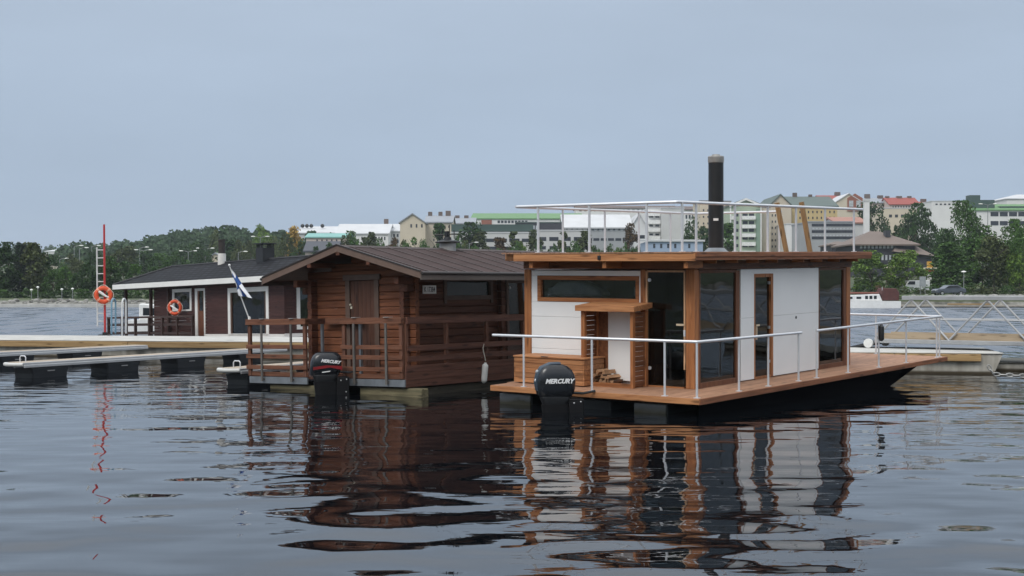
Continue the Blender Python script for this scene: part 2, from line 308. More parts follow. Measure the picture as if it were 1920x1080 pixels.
# ================================================================ the white houseboat
MW = frame((3.553, 26.245, .350), 37, .0209, .0104) @ Matrix.Scale(1.089, 4)
W = thing('houseboat', 'flat-roofed white and orange timber houseboat with roof railing and black chimney pipe', 'houseboat', MW)
LW, VW = 12.2, 4.86
mb = MB(); k = 0; v = 0
while v < VW - .01:
    v1 = min(v + .118, VW); u0 = 0 if v1 <= 4.60 else (v1 - 4.60) / .26 * 1.45
    mb.box((u0, v, -.035), (LW, v1 - .006, 0)); v += .118
mb.build('deck', DECK, W)
mb = MB()
for a, b_ in ((0, 2.3), (2.303, 4.59)): mb.box((-.03, a, -.105), (-.002, b_, -.002))
mb.build('deck_edge', EDGE_V, W, bevel=.003)
mb = MB()
for a, b_ in ((-.03, 4.1), (4.103, 8.2), (8.203, LW)): mb.box((a, -.03, -.105), (b_, -.002, -.002))
mb.build('deck_edge', EDGE_U, W, bevel=.003)
mb = MB()
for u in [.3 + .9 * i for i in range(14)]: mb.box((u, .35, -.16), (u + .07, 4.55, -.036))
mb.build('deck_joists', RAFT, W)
FL = plain('grey_float_panel', (.19, .20, .21), .5, 0, .3, 2.5, algae=1); 
for a, b_ in ((.79, 1.48), (2.0, 3.2), (3.79, 4.55)):
    mb = MB().prism([(.24, -.165), (LW - .9, -.165), (LW - 4.4, -.95), (.24, -.95)], 1, a, b_); f = mb.build('float', RUBBER, W, bevel=.02)
    if a != 2.0: MB().box((.2, a + .01, -.94), (.238, b_ - .01, -.17)).build('end_cap', FL, f, bevel=.01)
MB().prism([(.5, -.12), (LW - .9, -.12), (LW - 3.2, -.6), (.5, -.6)], 1, .30, .34).build('deck_shade_sheet', plain('matt_black_shade', (.006, .006, .007), .95, 0, .2, 2, spec=0), W)  # black sheet added to stand for the shadow under the deck edge
# railing round the deck
def railing(parent, path, posts, r=.027, rp=.021, mat=ALU, base=0, name='railing'):
    pts = [Vector(p) for p in path]
    o = MB().tube(pts, r, 10).build(name, mat, parent, True)
    for u, v, top in posts:
        pm = MB().tube([(u, v, base), (u, v, top)], rp, 8); pm.box((u - .045, v - .045, base), (u + .045, v + .045, base + .012)); pm.build('post', mat, o, True)
    return o
railing(W, [(.08, 4.607, .965), (.08, .10, .985), (.10, .08, .985), (4.23, .08, .955)],
        [(.08, 3.86, .965), (.08, 2.30, .975), (.08, .75, .98), (.08, .10, .98), (1.60, .08, .97), (2.78, .08, .96), (4.10, .08, .955)])
railing(W, [(4.92, .08, .96), (12.06, .08, .985), (12.08, .10, .985), (12.08, 4.4, .99)],
        [(4.94, .08, .96), (6.5, .08, .96), (8.16, .08, .965), (9.78, .08, .975), (11.75, .08, .98), (12.05, .12, .98), (12.08, 1.75, .98), (12.08, 3.2, .98)])
# cabin walls: front face u = 1.47, side face v = .92
FU, SV = 1.47, .92
def posts(lst, name='corner_post'):
    for (u0, u1, v0, v1, w0, w1) in lst: MB().box((u0, v0, w0), (u1, v1, w1)).build(name, PW, W, bevel=.008)
posts([(FU - .02, FU + .15, .923, 1.11, 0, 2.235), (FU - .02, FU + .13, 4.69, 4.856, 0, 2.23), (8.345, 8.55, SV - .01, SV + .16, 0, 2.22), (8.40, 8.55, 4.69, 4.85, 0, 2.22)])
posts([(FU - .015, FU + .1, 1.993, 2.105, 0, 2.23)], 'door_post')
# front white wall with its long window
wl = MB()
for v0, v1, w0, w1 in ((2.107, 4.688, 2.105, 2.205), (4.542, 4.688, 1.583, 2.102), (2.107, 2.137, 1.583, 2.102), (2.107, 4.688, 1.285, 1.580), (2.107, 4.688, .64, 1.281), (2.107, 4.688, .005, .636)):
    wl.box((FU, v0, w0), (FU + .09, v1, w1))
wl.build('front_wall', WHITE, W, bevel=.0025)
fr = MB()
for v0, v1, w0, w1 in ((2.14, 4.538, 2.02, 2.10), (2.14, 4.538, 1.587, 1.665), (4.45, 4.538, 1.667, 2.018), (2.14, 2.215, 1.667, 2.018)): fr.box((FU - .012, v0, w0), (FU + .07, v1, w1))
f = fr.build('window', PV, W, bevel=.004); MB().box((FU + .05, 2.216, 1.668), (FU + .056, 4.449, 2.017)).build('pane', PANE, f)
# glass door on the front
LIGHTW = wood('pale_pine_batten', (.58, .36, .21), (.42, .24, .13), 'w', .6, .1)
df = MB()
for v0, v1, w0, w1 in ((1.953, 1.99, .45, 2.2), (1.125, 1.16, .35, 2.2), (1.16, 1.953, 2.18, 2.215)): df.box((FU - .01, v0, w0), (FU + .06, v1, w1))
d = df.build('door', LIGHTW, W, bevel=.003)
MB().box((FU + .02, 1.163, .03), (FU + .028, 1.95, 2.178)).build('pane', glass('tinted_door_glass', (.5, .54, .54)), d)
MB().box((FU - .05, 1.14, 1.175), (FU - .03, 1.30, 1.215)).box((FU - .03, 1.14, 1.18), (FU + .03, 1.165, 1.21)).build('handle', plain('pale_wood_grip', (.62, .5, .36), .5), d, bevel=.005)
MB().box((FU - .018, 1.12, .98), (FU - .008, 1.16, 1.10)).build('lock_plate', ALU, d)
for wz in (2.03, .355): MB().lathe([(.035, -.012), (.035, .012)], n=12, M=Matrix.Translation((FU + .012, 1.915, wz)) @ Matrix.Rotation(math.pi / 2, 4, 'Y')).build('hinge', ALU, d)
MB().box((FU - .012, 1.16, .0), (FU + .08, 1.95, .028)).build('door_sill', PV, W)
# side: tall glass, white wall, narrow door, white wall, tall glass
def tall_glass(u0, u1, name, tint, wob):
    f = MB()
    for a, b_, w0, w1 in ((u0 - .02, u0 + .03, .1, 2.16), (u1, u1 + .15, 0, 2.2), (u0 - .02, u1, 0, .10), (u0 - .02, u1, 2.16, 2.215)): f.box((a, SV - .002, w0), (b_, SV + .08, w1))
    o = f.build(name, wood('brown_glass_frame', (.15, .06, .028), (.08, .03, .015), 'w'), W, bevel=.003)
    MB().box((u0 + .03, SV + .03, .10), (u1, SV + .038, 2.16)).build('pane', glass('side_glass', tint, 1.15, wob), o)
tall_glass(1.64, 3.08, 'window', (.55, .58, .57), .004); tall_glass(6.89, 8.19, 'window', (.55, .58, .57), .004)
wl = MB()
for u0, u1, w0, w1 in ((3.278, 3.844, 1.255, 2.215), (3.278, 3.844, .02, 1.251), (3.847, 4.692, 2.12, 2.215), (4.695, 6.872, 1.255, 2.215), (4.695, 6.872, .02, 1.251)): wl.box((u0, SV, w0), (u1, SV + .09, w1))
wl.build('side_wall', WHITE, W, bevel=.0025)
MB().tube([(5.75, SV - .01, 1.18), (5.75, SV + .01, 1.18)], .03, 10).build('vent_cap', BLACK, W)
df = MB()
for a, b_, w0, w1 in ((3.846, 3.90, .02, 2.118), (4.60, 4.692, .02, 2.118), (3.90, 4.60, 2.05, 2.118), (3.90, 4.60, .0, .05)): df.box((a, SV + .0, w0), (b_, SV + .09, w1))
d = df.build('door', PW, W, bevel=.003)
MB().box((3.902, SV + .05, .052), (4.598, SV + .058, 2.048)).build('pane', MATS['tinted_door_glass'], d)
MB().box((3.90, SV - .03, 1.07), (4.04, SV - .01, 1.105)).box((3.925, SV - .02, .8), (3.95, SV + .04, 1.075)).build('handle', MATS['pale_wood_grip'], d, bevel=.004)
for wz in (1.93, .33, 1.02): MB().box((4.585, SV + .02, wz - .03), (4.62, SV + .06, wz + .03)).build('hinge', ALU, d)
# rear and far walls, inside
wl = MB(); wl.box((1.62, 4.70, 0), (8.38, 4.80, 2.215)); wl.box((8.42, 2.9, 0), (8.5, 4.68, 2.215)); wl.box((8.42, 1.09, 2.1), (8.5, 2.89, 2.215))
wl.build('far_wall', WHITE, W)
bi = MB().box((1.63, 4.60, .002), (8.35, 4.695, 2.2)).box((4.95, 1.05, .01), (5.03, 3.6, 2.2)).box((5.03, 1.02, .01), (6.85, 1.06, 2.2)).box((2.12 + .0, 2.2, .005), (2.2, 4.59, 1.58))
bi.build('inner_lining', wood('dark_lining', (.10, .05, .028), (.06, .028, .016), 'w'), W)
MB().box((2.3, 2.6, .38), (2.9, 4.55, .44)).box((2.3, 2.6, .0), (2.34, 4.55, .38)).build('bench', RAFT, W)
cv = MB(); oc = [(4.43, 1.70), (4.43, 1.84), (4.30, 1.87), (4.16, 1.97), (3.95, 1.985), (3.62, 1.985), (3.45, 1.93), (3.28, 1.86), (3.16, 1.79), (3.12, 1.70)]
cv.prism(oc, 0, FU + .16, FU + .55); cv.prism([(2.40, 1.70), (2.40, 1.9), (2.22, 1.95), (2.22, 1.70)], 0, FU + .2, FU + .4); cv.build('window_reflection', plain('grey_reflection_tone', (.20, .215, .24), .85, 0, .35, 3.5), W, bevel=.03)  # added grey shapes standing in for a reflection in the front window
MB().box((8.46, 1.1, .08), (8.466, 2.88, 2.09)).build('rear_pane', PANE, W)
# beams and roof
MB().box((FU - .04, .9, 2.24), (FU + .1, 4.86, 2.40)).build('front_beam', wood('front_beam_wood', (.17, .066, .027), (.09, .034, .015), 'v'), W, bevel=.004)
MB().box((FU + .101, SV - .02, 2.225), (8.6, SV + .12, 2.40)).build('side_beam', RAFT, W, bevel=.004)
for v in (.73, 2.50, 4.22): MB().box((.87, v, 2.26), (FU - .042, v + .09, 2.41)).build('rafter', PU, W, bevel=.004)
for u in (1.75, 2.6, 3.45, 4.3, 5.5, 6.4, 7.3, 8.3): MB().box((u, .64, 2.345), (u + .05, SV - .022, 2.41)).build('rafter', PV, W, bevel=.003)
RU0, RU1, RV0, RV1 = .80, 8.85, .57, 4.95
rf = MB().box((RU0 + .03, RV0 + .03, 2.412), (RU1, 4.638, 2.535)).box((RU0 + .17, 4.639, 2.412), (RU1, RV1, 2.535)).build('roof', plain('grey_roof_felt', (.09, .085, .082), .8, 0, .2, 3), W)
fa = MB(); fa.box((RU0, RV0 - .03, 2.392), (RU0 + .028, 2.60, 2.535)); fa.box((RU0, 2.605, 2.392), (RU0 + .028, 4.64, 2.535)); fa.build('fascia', EDGE_V, rf, bevel=.004)
MB().box((RU0 + .14, 4.645, 2.40), (RU0 + .168, RV1, 2.54)).build('fascia', EDGE_V, rf, bevel=.004)
MB().box((RU0 + .031, RV0 - .03, 2.405), (RU1, RV0, 2.545)).box((RU0 + .031, RV0 - .05, 2.47), (RU1, RV0 - .031, 2.553)).build('fascia', EDGE_U, rf, bevel=.004)
MB().box((RU0 + .1, 2.57, 2.42), (RU0 - .02, 2.64, 2.50)).build('bracket', BLACK, rf, bevel=.006)
td = MB(); v = RV0 + .0
while v < RV1 - .1:
    td.box((RU0 - .01, v, 2.5365), (RU1 + .02, v + .11, 2.562)); v += .118
td.build('roof_boards', DECK, rf)
RT = 2.562
railing(W, [(.95, 4.66, 3.475), (.95, 1.02, 3.475), (.97, 1.0, 3.475), (8.62, .66, 3.515)],
        [(.95, 4.14, 3.47), (.95, 2.93, 3.47), (.95, 1.65, 3.47), (1.1, .98, 3.47), (1.6, .97, 3.475), (3.0, .9, 3.48), (4.3, .85, 3.49), (5.5, .8, 3.49), (6.8, .74, 3.5), (8.2, .68, 3.51)], .03, .025, base=RT, name='roof_railing')
railing(W, [(.97, 4.70, 3.475), (8.2, 4.70, 3.5), (8.2, 2.45, 3.5)],
        [(2.6, 4.7, 3.475), (4.2, 4.7, 3.48), (5.6, 4.7, 3.49), (7.0, 4.7, 3.49), (8.2, 4.7, 3.5), (8.2, 3.5, 3.5), (8.2, 2.5, 3.5)], .027, .023, base=RT, name='roof_railing')
LADW = wood('ladder_timber', (.24, .155, .075), (.15, .09, .042), 'w')
ld = None
for va, vb in ((2.17, 2.49), (1.60, 1.88)):
    st = MB(); a = Vector((8.30, va, 1.6)); b_ = Vector((8.05, vb, 3.70)); d_ = (b_ - a).normalized(); x = Vector((0, 1, 0)); x = (x - d_ * x.dot(d_)).normalized(); y = d_.cross(x)
    vsx = [p + x * sx * .055 + y * sy * .025 for p in (a, b_) for sx, sy in ((-1, -1), (1, -1), (1, 1), (-1, 1))]
    st.add(vsx, [(0, 1, 2, 3), (4, 5, 6, 7), (0, 1, 5, 4), (1, 2, 6, 5), (2, 3, 7, 6), (3, 0, 4, 7)]); st.build('ladder_stile', LADW, W, bevel=.004)
ch = MB().lathe([(.158, RT), (.158, 4.43)], (4.62, 2.2, 0), 24).build('chimney_pipe', plain('black_stove_pipe', (.016, .016, .017), .42, .2, .12, 3), W, True)
MB().lathe([(.162, 4.43), (.168, 4.45), (.168, 4.555), (.15, 4.57), (.09, 4.572), (.085, 4.60), (.02, 4.61)], (4.62, 2.2, 0), 24).build('cap', plain('zinc_cap', (.34, .33, .31), .5, .6, .2, 7), ch, True)
MB().lathe([(.30, RT), (.24, RT + .02), (.162, RT + .09)], (4.62, 2.2, 0), 20).build('flashing', GALV, ch, True)
MB().box((4.455, 2.07, 3.215), (4.49, 2.17, 3.265)).build('label_plate', plain('pale_plate', (.7, .7, .68), .5), ch)
# ---- firewood shelter built against the front wall
hut = MB().prism([(.80, 1.44), (.80, 1.545), (1.468, 1.60), (1.468, 1.50)], 1, 1.84, 3.17).build('firewood_shelter', EDGE_V, W, bevel=.004)
for u0, u1, v0, v1 in ((.90, .99, 3.02, 3.10), (.90, .99, 1.925, 1.99), (1.36, 1.45, 3.02, 3.10), (1.36, 1.45, 1.925, 1.99)): MB().box((u0, v0, 0), (u1, v1, 1.44)).build('post', PW, hut, bevel=.005)
HD = wood('shelter_lining', (.22, .085, .034), (.11, .04, .018), 'u')
for vv in (3.045, 1.945):
    sl_ = MB()
    for i in range(15): sl_.box((.992, vv, .04 + i * .093), (1.358, vv + .025, .127 + i * .093))
    sl_.build('slat_panel', HD, hut, bevel=.002)
MB().box((1.40, 1.992, .09), (1.425, 2.80, 1.41)).build('back_panel', WHITE, hut)
MB().box((1.405, 2.80, .02), (1.43, 3.018, 1.41)).build('corner_board', HD, hut)
MB().box((.91, 1.992, .0), (1.40, 3.018, .035)).box((.905, 1.992, .036), (.93, 3.018, .085)).build('floor_board', PV, hut)
rnd = random.Random(5)
FW = plain('split_birch', (.34, .19, .10), .8, 0, .35, 9, isl=.35); BK = plain('birch_bark', (.17, .11, .075), .9, 0, .4, 12)
spots = [(2.88, .10), (2.76, .10), (2.65, .10), (2.54, .095), (2.43, .09), (2.82, .185), (2.71, .19), (2.60, .18), (2.50, .17), (2.76, .27), (2.66, .265)]
for i, (v, wz) in enumerate(spots):
    r = .062; a0 = rnd.uniform(0, 6.28); poly = [(0, 0)] + [(r * 1.25 * math.cos(a0 + t), r * 1.25 * math.sin(a0 + t)) for t in (0, .35, .7, 1.05, 1.4)]
    cx = sum(p[0] for p in poly) / len(poly); cy = sum(p[1] for p in poly) / len(poly); poly = [(p[0] - cx, p[1] - cy) for p in poly]
    g = MB().prism(poly, 0, -.17, .17); g.mi = [0 if k in (0, 1, 2, len(g.f) - 1) else 1 for k in range(len(g.f))]
    lo = g.build('firewood_log', [FW, BK], None, bevel=0); lo.matrix_world = MW @ Matrix.Translation((1.16 + rnd.uniform(-.05, .05), v, wz)) @ Matrix.Rotation(rnd.uniform(-.15, .15), 4, 'Z')
    tag(lo, 'split birch log in the small heap inside the firewood shelter', 'firewood log', 'split logs heaped in the firewood shelter')
# ---- things standing on or hanging from the white houseboat
bx = MB()
for i in range(5):
    w0 = .02 + i * .098
    bx.box((.66, 2.90, w0), (.69, 4.50, w0 + .092)); bx.box((.66, 4.502, w0), (1.36, 4.53, w0 + .092)); bx.box((.66, 2.868, w0), (1.36, 2.898, w0 + .092)); bx.box((1.33, 2.90, w0), (1.36, 4.50, w0 + .092))
t = thing('storage_box', 'long orange pine deck box with hinged lid standing against the white front wall', 'storage box', MW)
bx.build('box_body', EDGE_V, t, bevel=.003)
MB().box((.64, 2.86, .515), (1.38, 4.54, .545)).build('lid', EDGE_V, t, bevel=.004)
MB().box((.635, 3.70, .535), (.66, 3.86, .55)).build('handle', BLACK, t)
def fender(name, label, M, L_, r, mat, rope=0, group=None):
    t = thing(name, label, 'boat fender', M)
    MB().lathe([(.02, -.05 * L_), (r * .6, 0), (r * .95, L_ * .06), (r, L_ * .12), (r, L_ * .88), (r * .95, L_ * .94), (r * .6, L_), (.03, L_ * 1.03), (.03, L_ * 1.08)], (0, 0, -L_), 14).build('fender_body', mat, t, True)
    if rope:
        pts = [Vector((0, 0, .07)), Vector((-.02, .0, rope * .3)), Vector((-.07, .01, rope * .62)), Vector((-.09, .0, rope * .78)), Vector((-.075, .03, rope)), ]
        MB().tube(pts, .012, 6).tube([pts[2], pts[2] + Vector((-.06, 0, -.1)), pts[2] + Vector((-.02, 0, -.16))], .009, 6).build('rope', plain('cream_rope', (.62, .58, .5), .9), t, True)
    return t
fender('boat_fender', 'black fender hanging on the deck railing beside the rear glass wall', MW @ Matrix.Translation((8.16, .02, .93)), .33, .062, BLACK)
VINYL = plain('white_vinyl', (.74, .74, .71), .45, 0, .08, 5)
t = fender('boat_fender', 'white fender lying behind the pine deck box, only its end showing', MW @ Matrix.Translation((1.0, 4.62, .15)) @ Matrix.Rotation(math.radians(90), 4, 'X') , .45, .075, VINYL)
t.matrix_world = MW @ Matrix.Translation((.98, 4.33, .135)) @ Matrix.Rotation(math.radians(90), 4, 'X')
t.matrix_world = MW @ Matrix.Translation((1.42, 4.62, .10)) @ Matrix.Rotation(math.radians(90), 4, 'Y') @ Matrix.Rotation(math.radians(4), 4, 'X')

# ---- outboard motors: local x = aft, z = up, origin under the cowl at the top of the leg
def skinned(rows, n=20):
    """stack of rounded outlines: rows of (z, x0, x1, half width)"""
    mb = MB(); vs = []
    for z, x0, x1, hw in rows:
        cx, rx = (x0 + x1) / 2, (x1 - x0) / 2
        for i in range(n):
            t = 2 * math.pi * i / n; c, s_ = math.cos(t), math.sin(t); e = .62
            vs.append((cx + rx * math.copysign(abs(c) ** e, c), hw * math.copysign(abs(s_) ** e, s_), z))
    fs = [(j * n + k, j * n + (k + 1) % n, (j + 1) * n + (k + 1) % n, (j + 1) * n + k) for j in range(len(rows) - 1) for k in range(n)]
    fs += [tuple(range(n))[::-1], tuple((len(rows) - 1) * n + k for k in range(n))]
    return mb.add(vs, fs)
GLOSS = plain('black_cowl_paint', (.012, .014, .018), .22, .0, .1, 2); NAVY = plain('blue_grey_trim', (.05, .07, .095), .3, .2, .15, 4); LET = plain('white_lettering', (.8, .8, .8), .4, 0, .02); REDP = plain('red_decal', (.22, .010, .013), .35, 0, .15, 6); SILV = plain('silver_bolt', (.6, .6, .6), .3, .8, .1)
def motor(label, M, sc_, red):
    t = thing('outboard_motor', label, 'outboard motor', M @ Matrix.Scale(sc_, 4))
    if not red:
        rows = [(-.02, -.26, .30, .13), (.04, -.30, .345, .165), (.12, -.325, .365, .185), (.25, -.335, .37, .19), (.36, -.32, .352, .182), (.45, -.27, .315, .165), (.52, -.19, .25, .13), (.555, -.08, .15, .08), (.562, .0, .06, .03)]
    else:
        rows = [(-.02, -.25, .33, .12), (.06, -.29, .35, .155), (.16, -.31, .345, .175), (.28, -.315, .33, .175), (.38, -.30, .29, .16), (.445, -.24, .22, .13), (.47, -.16, .13, .09), (.475, -.05, .05, .03)]
    cowl = skinned(rows, 28).build('cowl', GLOSS, t, True)
    for sd_ in (-1, 1):
        R_ = Matrix.Rotation(math.pi / 2, 4, 'X') if sd_ < 0 else Matrix.Rotation(math.pi, 4, 'Z') @ Matrix.Rotation(math.pi / 2, 4, 'X')
        y = sd_ * (.197 if not red else .182)
        if not red: text_obj('lettering', 'MERCURY', .108, LET, cowl, Matrix.Translation((-.005, y, .262)) @ R_, .32, .0045, .006, 1.02)
        else:
            text_obj('lettering', 'MERCURY', .088, LET, cowl, Matrix.Translation((-.06, y, .275)) @ Matrix.Rotation(.12 * (-sd_) * 1, 4, 'Y') @ R_, .35, .004, .008)
            dec = MB().prism([(.30, .165), (.02, .20), (-.30, .18), (-.31, .10), (-.05, .155), (.30, .105)], 1, sd_ * .166, sd_ * .180); dec.build('red_stripe', REDP, cowl)
            MB().prism([(.12, .045), (.11, .065), (-.06, .085), (-.05, .065)], 1, sd_ * .155, sd_ * .170).build('white_flash', LET, cowl)
    if not red:
        hb = MB()
        for sd_ in (-1, 1): hb.tube([(.335, sd_ * .06, .10), (.362, sd_ * .06, .25), (.335, sd_ * .06, .39), (.27, sd_ * .06, .49), (.12, sd_ * .06, .555), (-.06, sd_ * .06, .56)], .03, 8)
        hb.build('trim_band', NAVY, cowl, True)
        MB().ell((.366, -.03, .27), (.016, .035, .03)).build('emblem', LET, cowl, True); MB().ell((.33, -.045, .42), (.035, .04, .035)).build('air_inlet', plain('pale_grey_trim', (.3, .33, .35), .3), cowl, True)
    skinned([(-.16, -.20, .24, .10), (-.02, -.25, .30, .14), (.0, -.24, .29, .135)]).build('tray', BLACK, t, True)
    leg = skinned([(-1.25, -.16, .14, .03), (-1.0, -.22, .17, .05), (-.75, -.26, .20, .075), (-.45, -.28, .23, .10), (-.15, -.26, .27, .12)]).build('leg', plain('black_motor_leg', (.007, .007, .008), .6, 0, .2, 3, spec=.2), t, True)
    skinned([(-.92, -.2, .42, .10), (-.90, -.2, .42, .10)]).build('anti_splash_plate', MATS['black_motor_leg'], leg, True)
    MB().lathe([(.01, -.35), (.05, -.28), (.06, 0), (.05, .2), (.02, .28)], n=12, M=Matrix.Translation((.02, 0, -1.15)) @ Matrix.Rotation(math.pi / 2, 4, 'Y')).build('gearcase', MATS['black_motor_leg'], leg, True)
    pr = MB()
    for k in range(3):
        a = k * 2.094; pr.prism([(0, -.03), (.07, -.06), (.13, 0), (.08, .06), (0, .03)], 2, -.006, .006, Matrix.Translation((.31, 0, -1.15)) @ Matrix.Rotation(a, 4, 'X') @ Matrix.Rotation(math.pi / 2, 4, 'Y') @ Matrix.Rotation(.5, 4, 'X'))
    pr.build('propeller', MATS['black_motor_leg'], leg)
    br = MB(); 
    for sd_ in (-1, 1): br.box((-.46, sd_ * .13 - .03, -.66), (-.20, sd_ * .13 + .03, -.05))
    br.box((-.40, -.12, -.30), (-.26, .12, -.12)); b_ = br.build('clamp_bracket', MATS['black_motor_leg'], t, bevel=.012)
    for (x, z) in ((-.25, -.12), (-.37, -.10), (-.36, -.36), (-.30, -.55)): MB().ell((x - .03, .165, z), (.015, .01, .015)).build('bolt', SILV, b_, True)
    MB().tube([(-.26, 0, .05), (-.5, -.05, .03), (-.72, -.06, .07)], .022, 8).build('tiller_arm', BLACK, t, True)
    return t
WM = MW @ Vector((-.34, 2.72, 0)); 
motor('black outboard motor with white lettering and blue-grey bands on the stern of the white houseboat', Matrix.Translation((xat(1043, 27.39), 27.39, zat(742, 27.39))) @ Matrix.Rotation(math.radians(192), 4, 'Z') @ Matrix.Scale(1.13, 4), 1.0, False)
# ================================================================ the brown log-cabin houseboat
MM = frame((-2.412, 31.216, .397), 38, .002, -.023) @ Matrix.Scale(1.044, 4)
B = thing('houseboat', 'brown log cabin houseboat with gabled brown roof, plank door and slatted timber railing', 'houseboat', MM)
mb = MB(); v = 0.02
while v < 4.9: mb.box((.02, v, -.05), (8.3, v + .112, 0)); v += .118
mb.build('deck', RAILU, B)
pl = MB().box((-.03, 2.99, -.172), (.015, 4.96, -.018)).build('end_plate', GALV, B, bevel=.003); MB().box((-.03, -.02, -.172), (.015, 1.86, -.018)).build('end_plate', GALV, B, bevel=.003)
MB().box((-.012, 2.99, .0), (.015, 4.93, .10)).build('kick_board', RAILV, B); MB().box((-.012, .02, .0), (.015, 1.86, .10)).build('kick_board', RAILV, B)
for a, b_, n_ in ((2.45, 4.36, 3), (-.42, 1.42, 3)):
    g = MB()
    for i in range(n_): g.box((.06, a, -.20 - .21 * (i + 1)), (.30, b_, -.205 - .21 * i))
    g.build('float_log', BALK, B, bevel=.02)
g = MB()
for v0 in (.05, 2.3, 4.3):
    for i in range(3): g.box((.48, v0, -.2 - .22 * (i + 1)), (8.2, v0 + .3, -.205 - .22 * i))
g.build('hull_beam', BALKU, B, bevel=.015)
g = MB()
for i in range(3): g.box((.015, -.025, -.185 + i * .158), (8.25, .012, -.185 + i * .158 + .152))
g.build('skirt_board', RAILU, B, bevel=.004)
# railings of flat boards: front in two runs with a gap for the motor, and along the side
def board_rail(v0, v1, brd, wood_posts, steel):
    r = MB().box((-.075, v0, 1.20), (.045, v1, 1.245)).box((-.07, v0, 1.245), (-.04, v1, 1.335)) .box((-.04, v0, 1.30), (.06, v1, 1.335))
    o = r.build('railing', RAILV, B, bevel=.004)
    for w0 in brd: MB().box((-.06, v0, w0), (-.034, v1, w0 + .095)).build('rail_board', RAILV, o, bevel=.003)
    for p in wood_posts: MB().box((-.033, p, .0), (.03, p + .095, 1.298)).build('post', RAILW, o, bevel=.004)
    for p in steel: MB().box((-.105, p, -.12), (-.0765, p + .055, 1.21)).box((-.075, p - .0, -.10), (-.032, p + .055, -.05)).build('post', plain('dull_steel_post', (.125, .115, .105), .6, .2, .2, 8), o); MB().box((-.105, p - .05, 1.337), (.06, p + .09, 1.35)).build('cap_plate', plain('pale_metal_plate', (.42, .4, .38), .5, .4), o)
board_rail(2.985, 5.03, (.64, .415, .16), (4.90, 3.02), (4.42, 3.42))
board_rail(.02, 1.88, (.64, .415, .16), (1.76, .03), (1.40, .43))
r = MB().box((.02, 3.02, 1.20), (.60, 3.09, 1.33)).box((.02, 1.78, 1.20), (.60, 1.85, 1.33)); o = r.build('railing', RAILU, B, bevel=.004)
MB().box((.50, 3.02, 0), (.56, 3.08, 1.2)).build('post', GALV, o); MB().box((.50, 1.79, 0), (.56, 1.85, 1.2)).build('post', GALV, o); MB().box((.60, 1.86, 1.19), (.66, 3.02, 1.32)).build('rail_board', RAILV, o)
o = MB().box((.06, -.05, 1.185), (8.2, .01, 1.335)).build('railing', RAILU, B, bevel=.005)
for w0 in (.60, .365): MB().box((.06, -.045, w0), (8.2, -.015, w0 + .12)).build('rail_board', RAILU, o, bevel=.003)
for u in (.04, 1.37, 2.80, 4.2, 5.6, 7.0, 8.1): MB().box((u, -.0145, .0), (u + .085, .06, 1.184)).build('post', RAILW, o, bevel=.004)
# log walls
AP, EA, SL = 1.93, 2.96, .268
def under(v): return EA - .10 - SL * abs(v - AP)
def logs(mb, axis, fixed, a, b_, w0, w1, holes=(), th=.13, lh=.172, roofclip=False):
    w = w0; i = 0
    while w < w1 - .02:
        t = min(w + lh, w1); segs = [(a - (.012 if i % 2 else 0), b_ + (.012 if i % 2 else 0))]
        if roofclip and under(a) < t:
            k = (EA - .10 - t) / SL
            if k < .15: break
            segs = [(AP - k, AP + k)]
        for (h0, h1, g0, g1) in holes:
            if w + .01 < g1 and t - .01 > g0: segs = [q for s in segs for q in ((s[0], min(s[1], h0)), (max(s[0], h1), s[1])) if q[1] - q[0] > .02]
        for s in segs:
            c = .022; pr = [(fixed + c, w), (fixed, w + c), (fixed, t - c), (fixed + c, t - .002), (fixed + th, t - .002), (fixed + th, w)]
            if axis == 'v': mb.prism(pr, 1, s[0], s[1])
            else: mb.prism([(p[0], p[1]) for p in pr], 0, s[0], s[1])
        w += lh; i += 1
GU, SVM = .75, .50
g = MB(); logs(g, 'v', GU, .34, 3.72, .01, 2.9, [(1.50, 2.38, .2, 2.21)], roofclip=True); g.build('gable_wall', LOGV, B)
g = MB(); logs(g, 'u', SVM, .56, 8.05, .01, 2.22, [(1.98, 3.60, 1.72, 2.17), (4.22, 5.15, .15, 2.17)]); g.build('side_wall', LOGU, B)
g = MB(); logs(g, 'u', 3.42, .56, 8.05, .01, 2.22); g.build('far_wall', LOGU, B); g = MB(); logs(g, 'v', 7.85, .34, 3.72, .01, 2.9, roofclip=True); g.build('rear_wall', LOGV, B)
g = MB(); w = .01
while w < 2.2:
    for u in (3.86,): g.box((u, .36, w), (u + .13, SVM - .002, w + .168))
    w += .172
g.build('wall_log_ends', LOGW, B, bevel=.015)
g = MB().box((3.86, .64, .0), (3.95, 3.4, 2.2)).build('inner_wall', LOGV, B)
for w0, vv in ((2.06, .36), (2.06, 3.56)):
    for k_, ub in enumerate((.24, .52)): MB().box((ub, vv, w0 - .166 * k_), (GU - .002, vv + .13, w0 - .166 * k_ + .162)).build('corbel_log', LOGU, B, bevel=.012)
for vv in (AP, 1.0, 2.86): MB().box((-.05, vv - .06, under(vv) - .12), (GU - .002, vv + .06, under(vv) - .002)).build('purlin', LOGU, B, bevel=.01)
